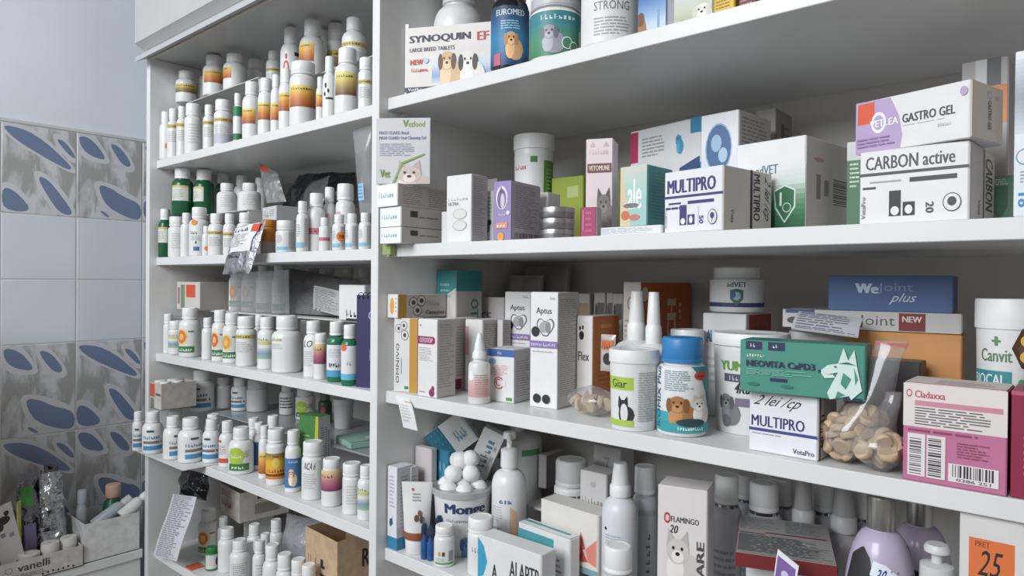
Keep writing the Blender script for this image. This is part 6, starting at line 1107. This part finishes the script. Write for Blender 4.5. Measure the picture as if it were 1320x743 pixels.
# dark carton lying tilted, printed top
def pr_dk(p): p.l(.02, .62, .46, .95, 8, (130, 132, 134), .7); p.l(.52, .62, .98, .95, 8, (130, 132, 134), .7); p.r(.3, .55, .95, .58, (130, 60, 56)); p.l(.02, .05, .98, .48, 20, (110, 112, 112), .7); p.r(.02, .5, .3, .53, (150, 90, 84))
c0 = carton('flat grey carton with dense printed top and dark red edge', S, 947, 1080, 1092, 731, Y=.07, yaw=20, z=at_Y(1080, 750, .07).z, c=(130, 40, 42), cr=(160, 150, 148), ct=(160, 156, 152), cl=(206, 206, 204), d=.12, pr={'T': pr_dk}, flap='T', tilt=(0, 0))
plate('riser_block', 'pale block under the flat grey printed carton', c0.location.x-.03, c0.location.x+.03, c0.location.y-.03, c0.location.y+.03, c0.location.z-.0004, c0.location.z-.0008-Z['R4'], RB, (), part_name='block')
sheet('sachet', 'purple and white pointed sachet leaning on the dark carton', 'sachet', [at_Y(1003, 708, .026), at_Y(1000, 726, .024), at_Y(997, 752, .022)], at_Y(1030, 728, .026)-at_Y(1003, 706, .026), mat((226, 222, 228), .5), th=.002, pr=lambda p: (p.poly([(.05, .0), (.9, .0), (.9, .75), (.05, .75)], (120, 86, 160)), p.e(.5, .4, .2, .12, (206, 190, 222)), p.l(.2, .1, .8, .3, 2, (200, 186, 220))))
# violet shampoo bottles
@deferred
def shampoo(px, top, w, Y, label, sticker):
    Y = free_spot(px, top, w, 'R4', Z['R4'], Y); P = at_Y(px, top, Y); R = rad_of(w, P); zb = Z['R4']; h = P.z-zb; hb = h*.86; FOOT.append((P.x, Y, R, zb, P.z))
    DEV.append(('shampoo', px, round(P.x, 3), Y, round(R, 4), round(h, 3)))
    root = empty('shampoo_bottle', (P.x, Y, zb+.0003)); b = MB(); prof = [(R*.9, 0), (R, .004), (R, hb*.55)]
    for i in range(1, 8): a = i/7*math.pi/2; prof.append((R*.36+(R*.64)*math.cos(a), hb*.55+hb*.44*math.sin(a)))
    prof.append((R*.36, hb)); b.lathe(prof, mat((186, 170, 196), .22), 40); b.build('body', root)
    b = MB(); b.lathe([(R*.38, hb), (R*.385, hb+.001), (R*.385, h-.002), (R*.37, h), (R*.2, h)], mat((170, 168, 164), .25, .85), 30); b.build('metal_cap', root)
    ph = facing(P); mb = MB()
    def fm(u, v, o):
        a = ph+(u-.5)*3.0; zz = hb*(.3+.68*v); rr = R if zz < hb*.55 else R*.36+R*.64*math.cos(math.asin(min(1, (zz-hb*.55)/(hb*.44))))
        return ((rr+o+.0005)*math.cos(a), (rr+o+.0005)*math.sin(a), zz)
    p = Printer(mb, fm, 24, vs=10)
    for q in ([(.08, .4), (.14, .84), (.28, .92), (.4, .84), (.44, .6), (.36, .3)], [(.36, .0), (.42, .7), (.54, .66), (.52, .0)], [(.74, .0), (.78, .72), (.92, .76), (.96, .1)], [(.1, .0), (.2, .5), (.36, .4), (.36, .0)]): p.poly(q, (44, 42, 46))
    p.poly([(.5, .0), (.56, .64), (.72, .64), (.74, .0)], (206, 200, 204))
    if sticker: p.poly([(.4, .74), (.42, .84), (.56, .82), (.72, .73), (.7, .66), (.62, .65), (.46, .69)], (222, 226, 238)); p.t('30 lei', .46, .69, .66, .79, (50, 70, 150), slant=.3)
    mb.build('label', root); tag(root, label, 'bottle')
shampoo(1136, 640, 98, .06, 'violet shampoo bottle with black cow patches and price sticker', True)
shampoo(1186, 642, 92, .155, 'second violet shampoo bottle in shadow behind the patched one', False)
pump(1208, 702, 58, .05, S, 'small clear pump bottle beside the orange sticker carton', body=(200, 200, 202), head=.2, coll=.8, spout=False, capc=(206, 206, 206))
carton('white carton with orange price sticker at right edge', S, 1237, 1345, 1360, 668, Y=REC+.006, yaw=0, hh=.2215, c=(214, 210, 208), d=.05, pr={'F': lambda p: (p.r(.12, .755, .68, .915, (232, 112, 52)), p.t('PRET', .2, .885, .38, .905, (150, 70, 40)), p.t('25', .26, .78, .52, .875, INK, slant=.25, bold=.0), p.l(.1, .6, .3, .73, 5, (150, 160, 190)), p.t('~123', .36, .64, .42, .73, (150, 160, 190), rot=90))})
_q, DEFER = DEFER, None
for f_, a_, k_ in _q: f_(*a_, **k_)
# ------------------------------------------------------------------ labels of the things that stand in rows
SH = dict(L1='top left-bay shelf', L2='second left-bay shelf', L3='third left-bay shelf', L4='fourth left-bay shelf', L5='lowest left-bay shelf', R4='bottom right-bay shelf')
ORD = ['first', 'second', 'third', 'fourth', 'fifth', 'sixth', 'seventh', 'eighth', 'ninth', 'tenth', 'eleventh', 'twelfth', 'thirteenth', 'fourteenth', 'fifteenth', 'sixteenth', 'seventeenth', 'eighteenth']
rows_ = {}
for a in AUTO: rows_.setdefault((a[1], a[2]), []).append(a)
for (sh, rw), lst in rows_.items():
    lst.sort(key=lambda a: a[4])
    for i, a in enumerate(lst):
        tag(a[0], f'{a[3]}, {ORD[i]} from left, {rw}, {SH[sh]}', a[0]['category'], f'bottles on the {SH[sh]}')
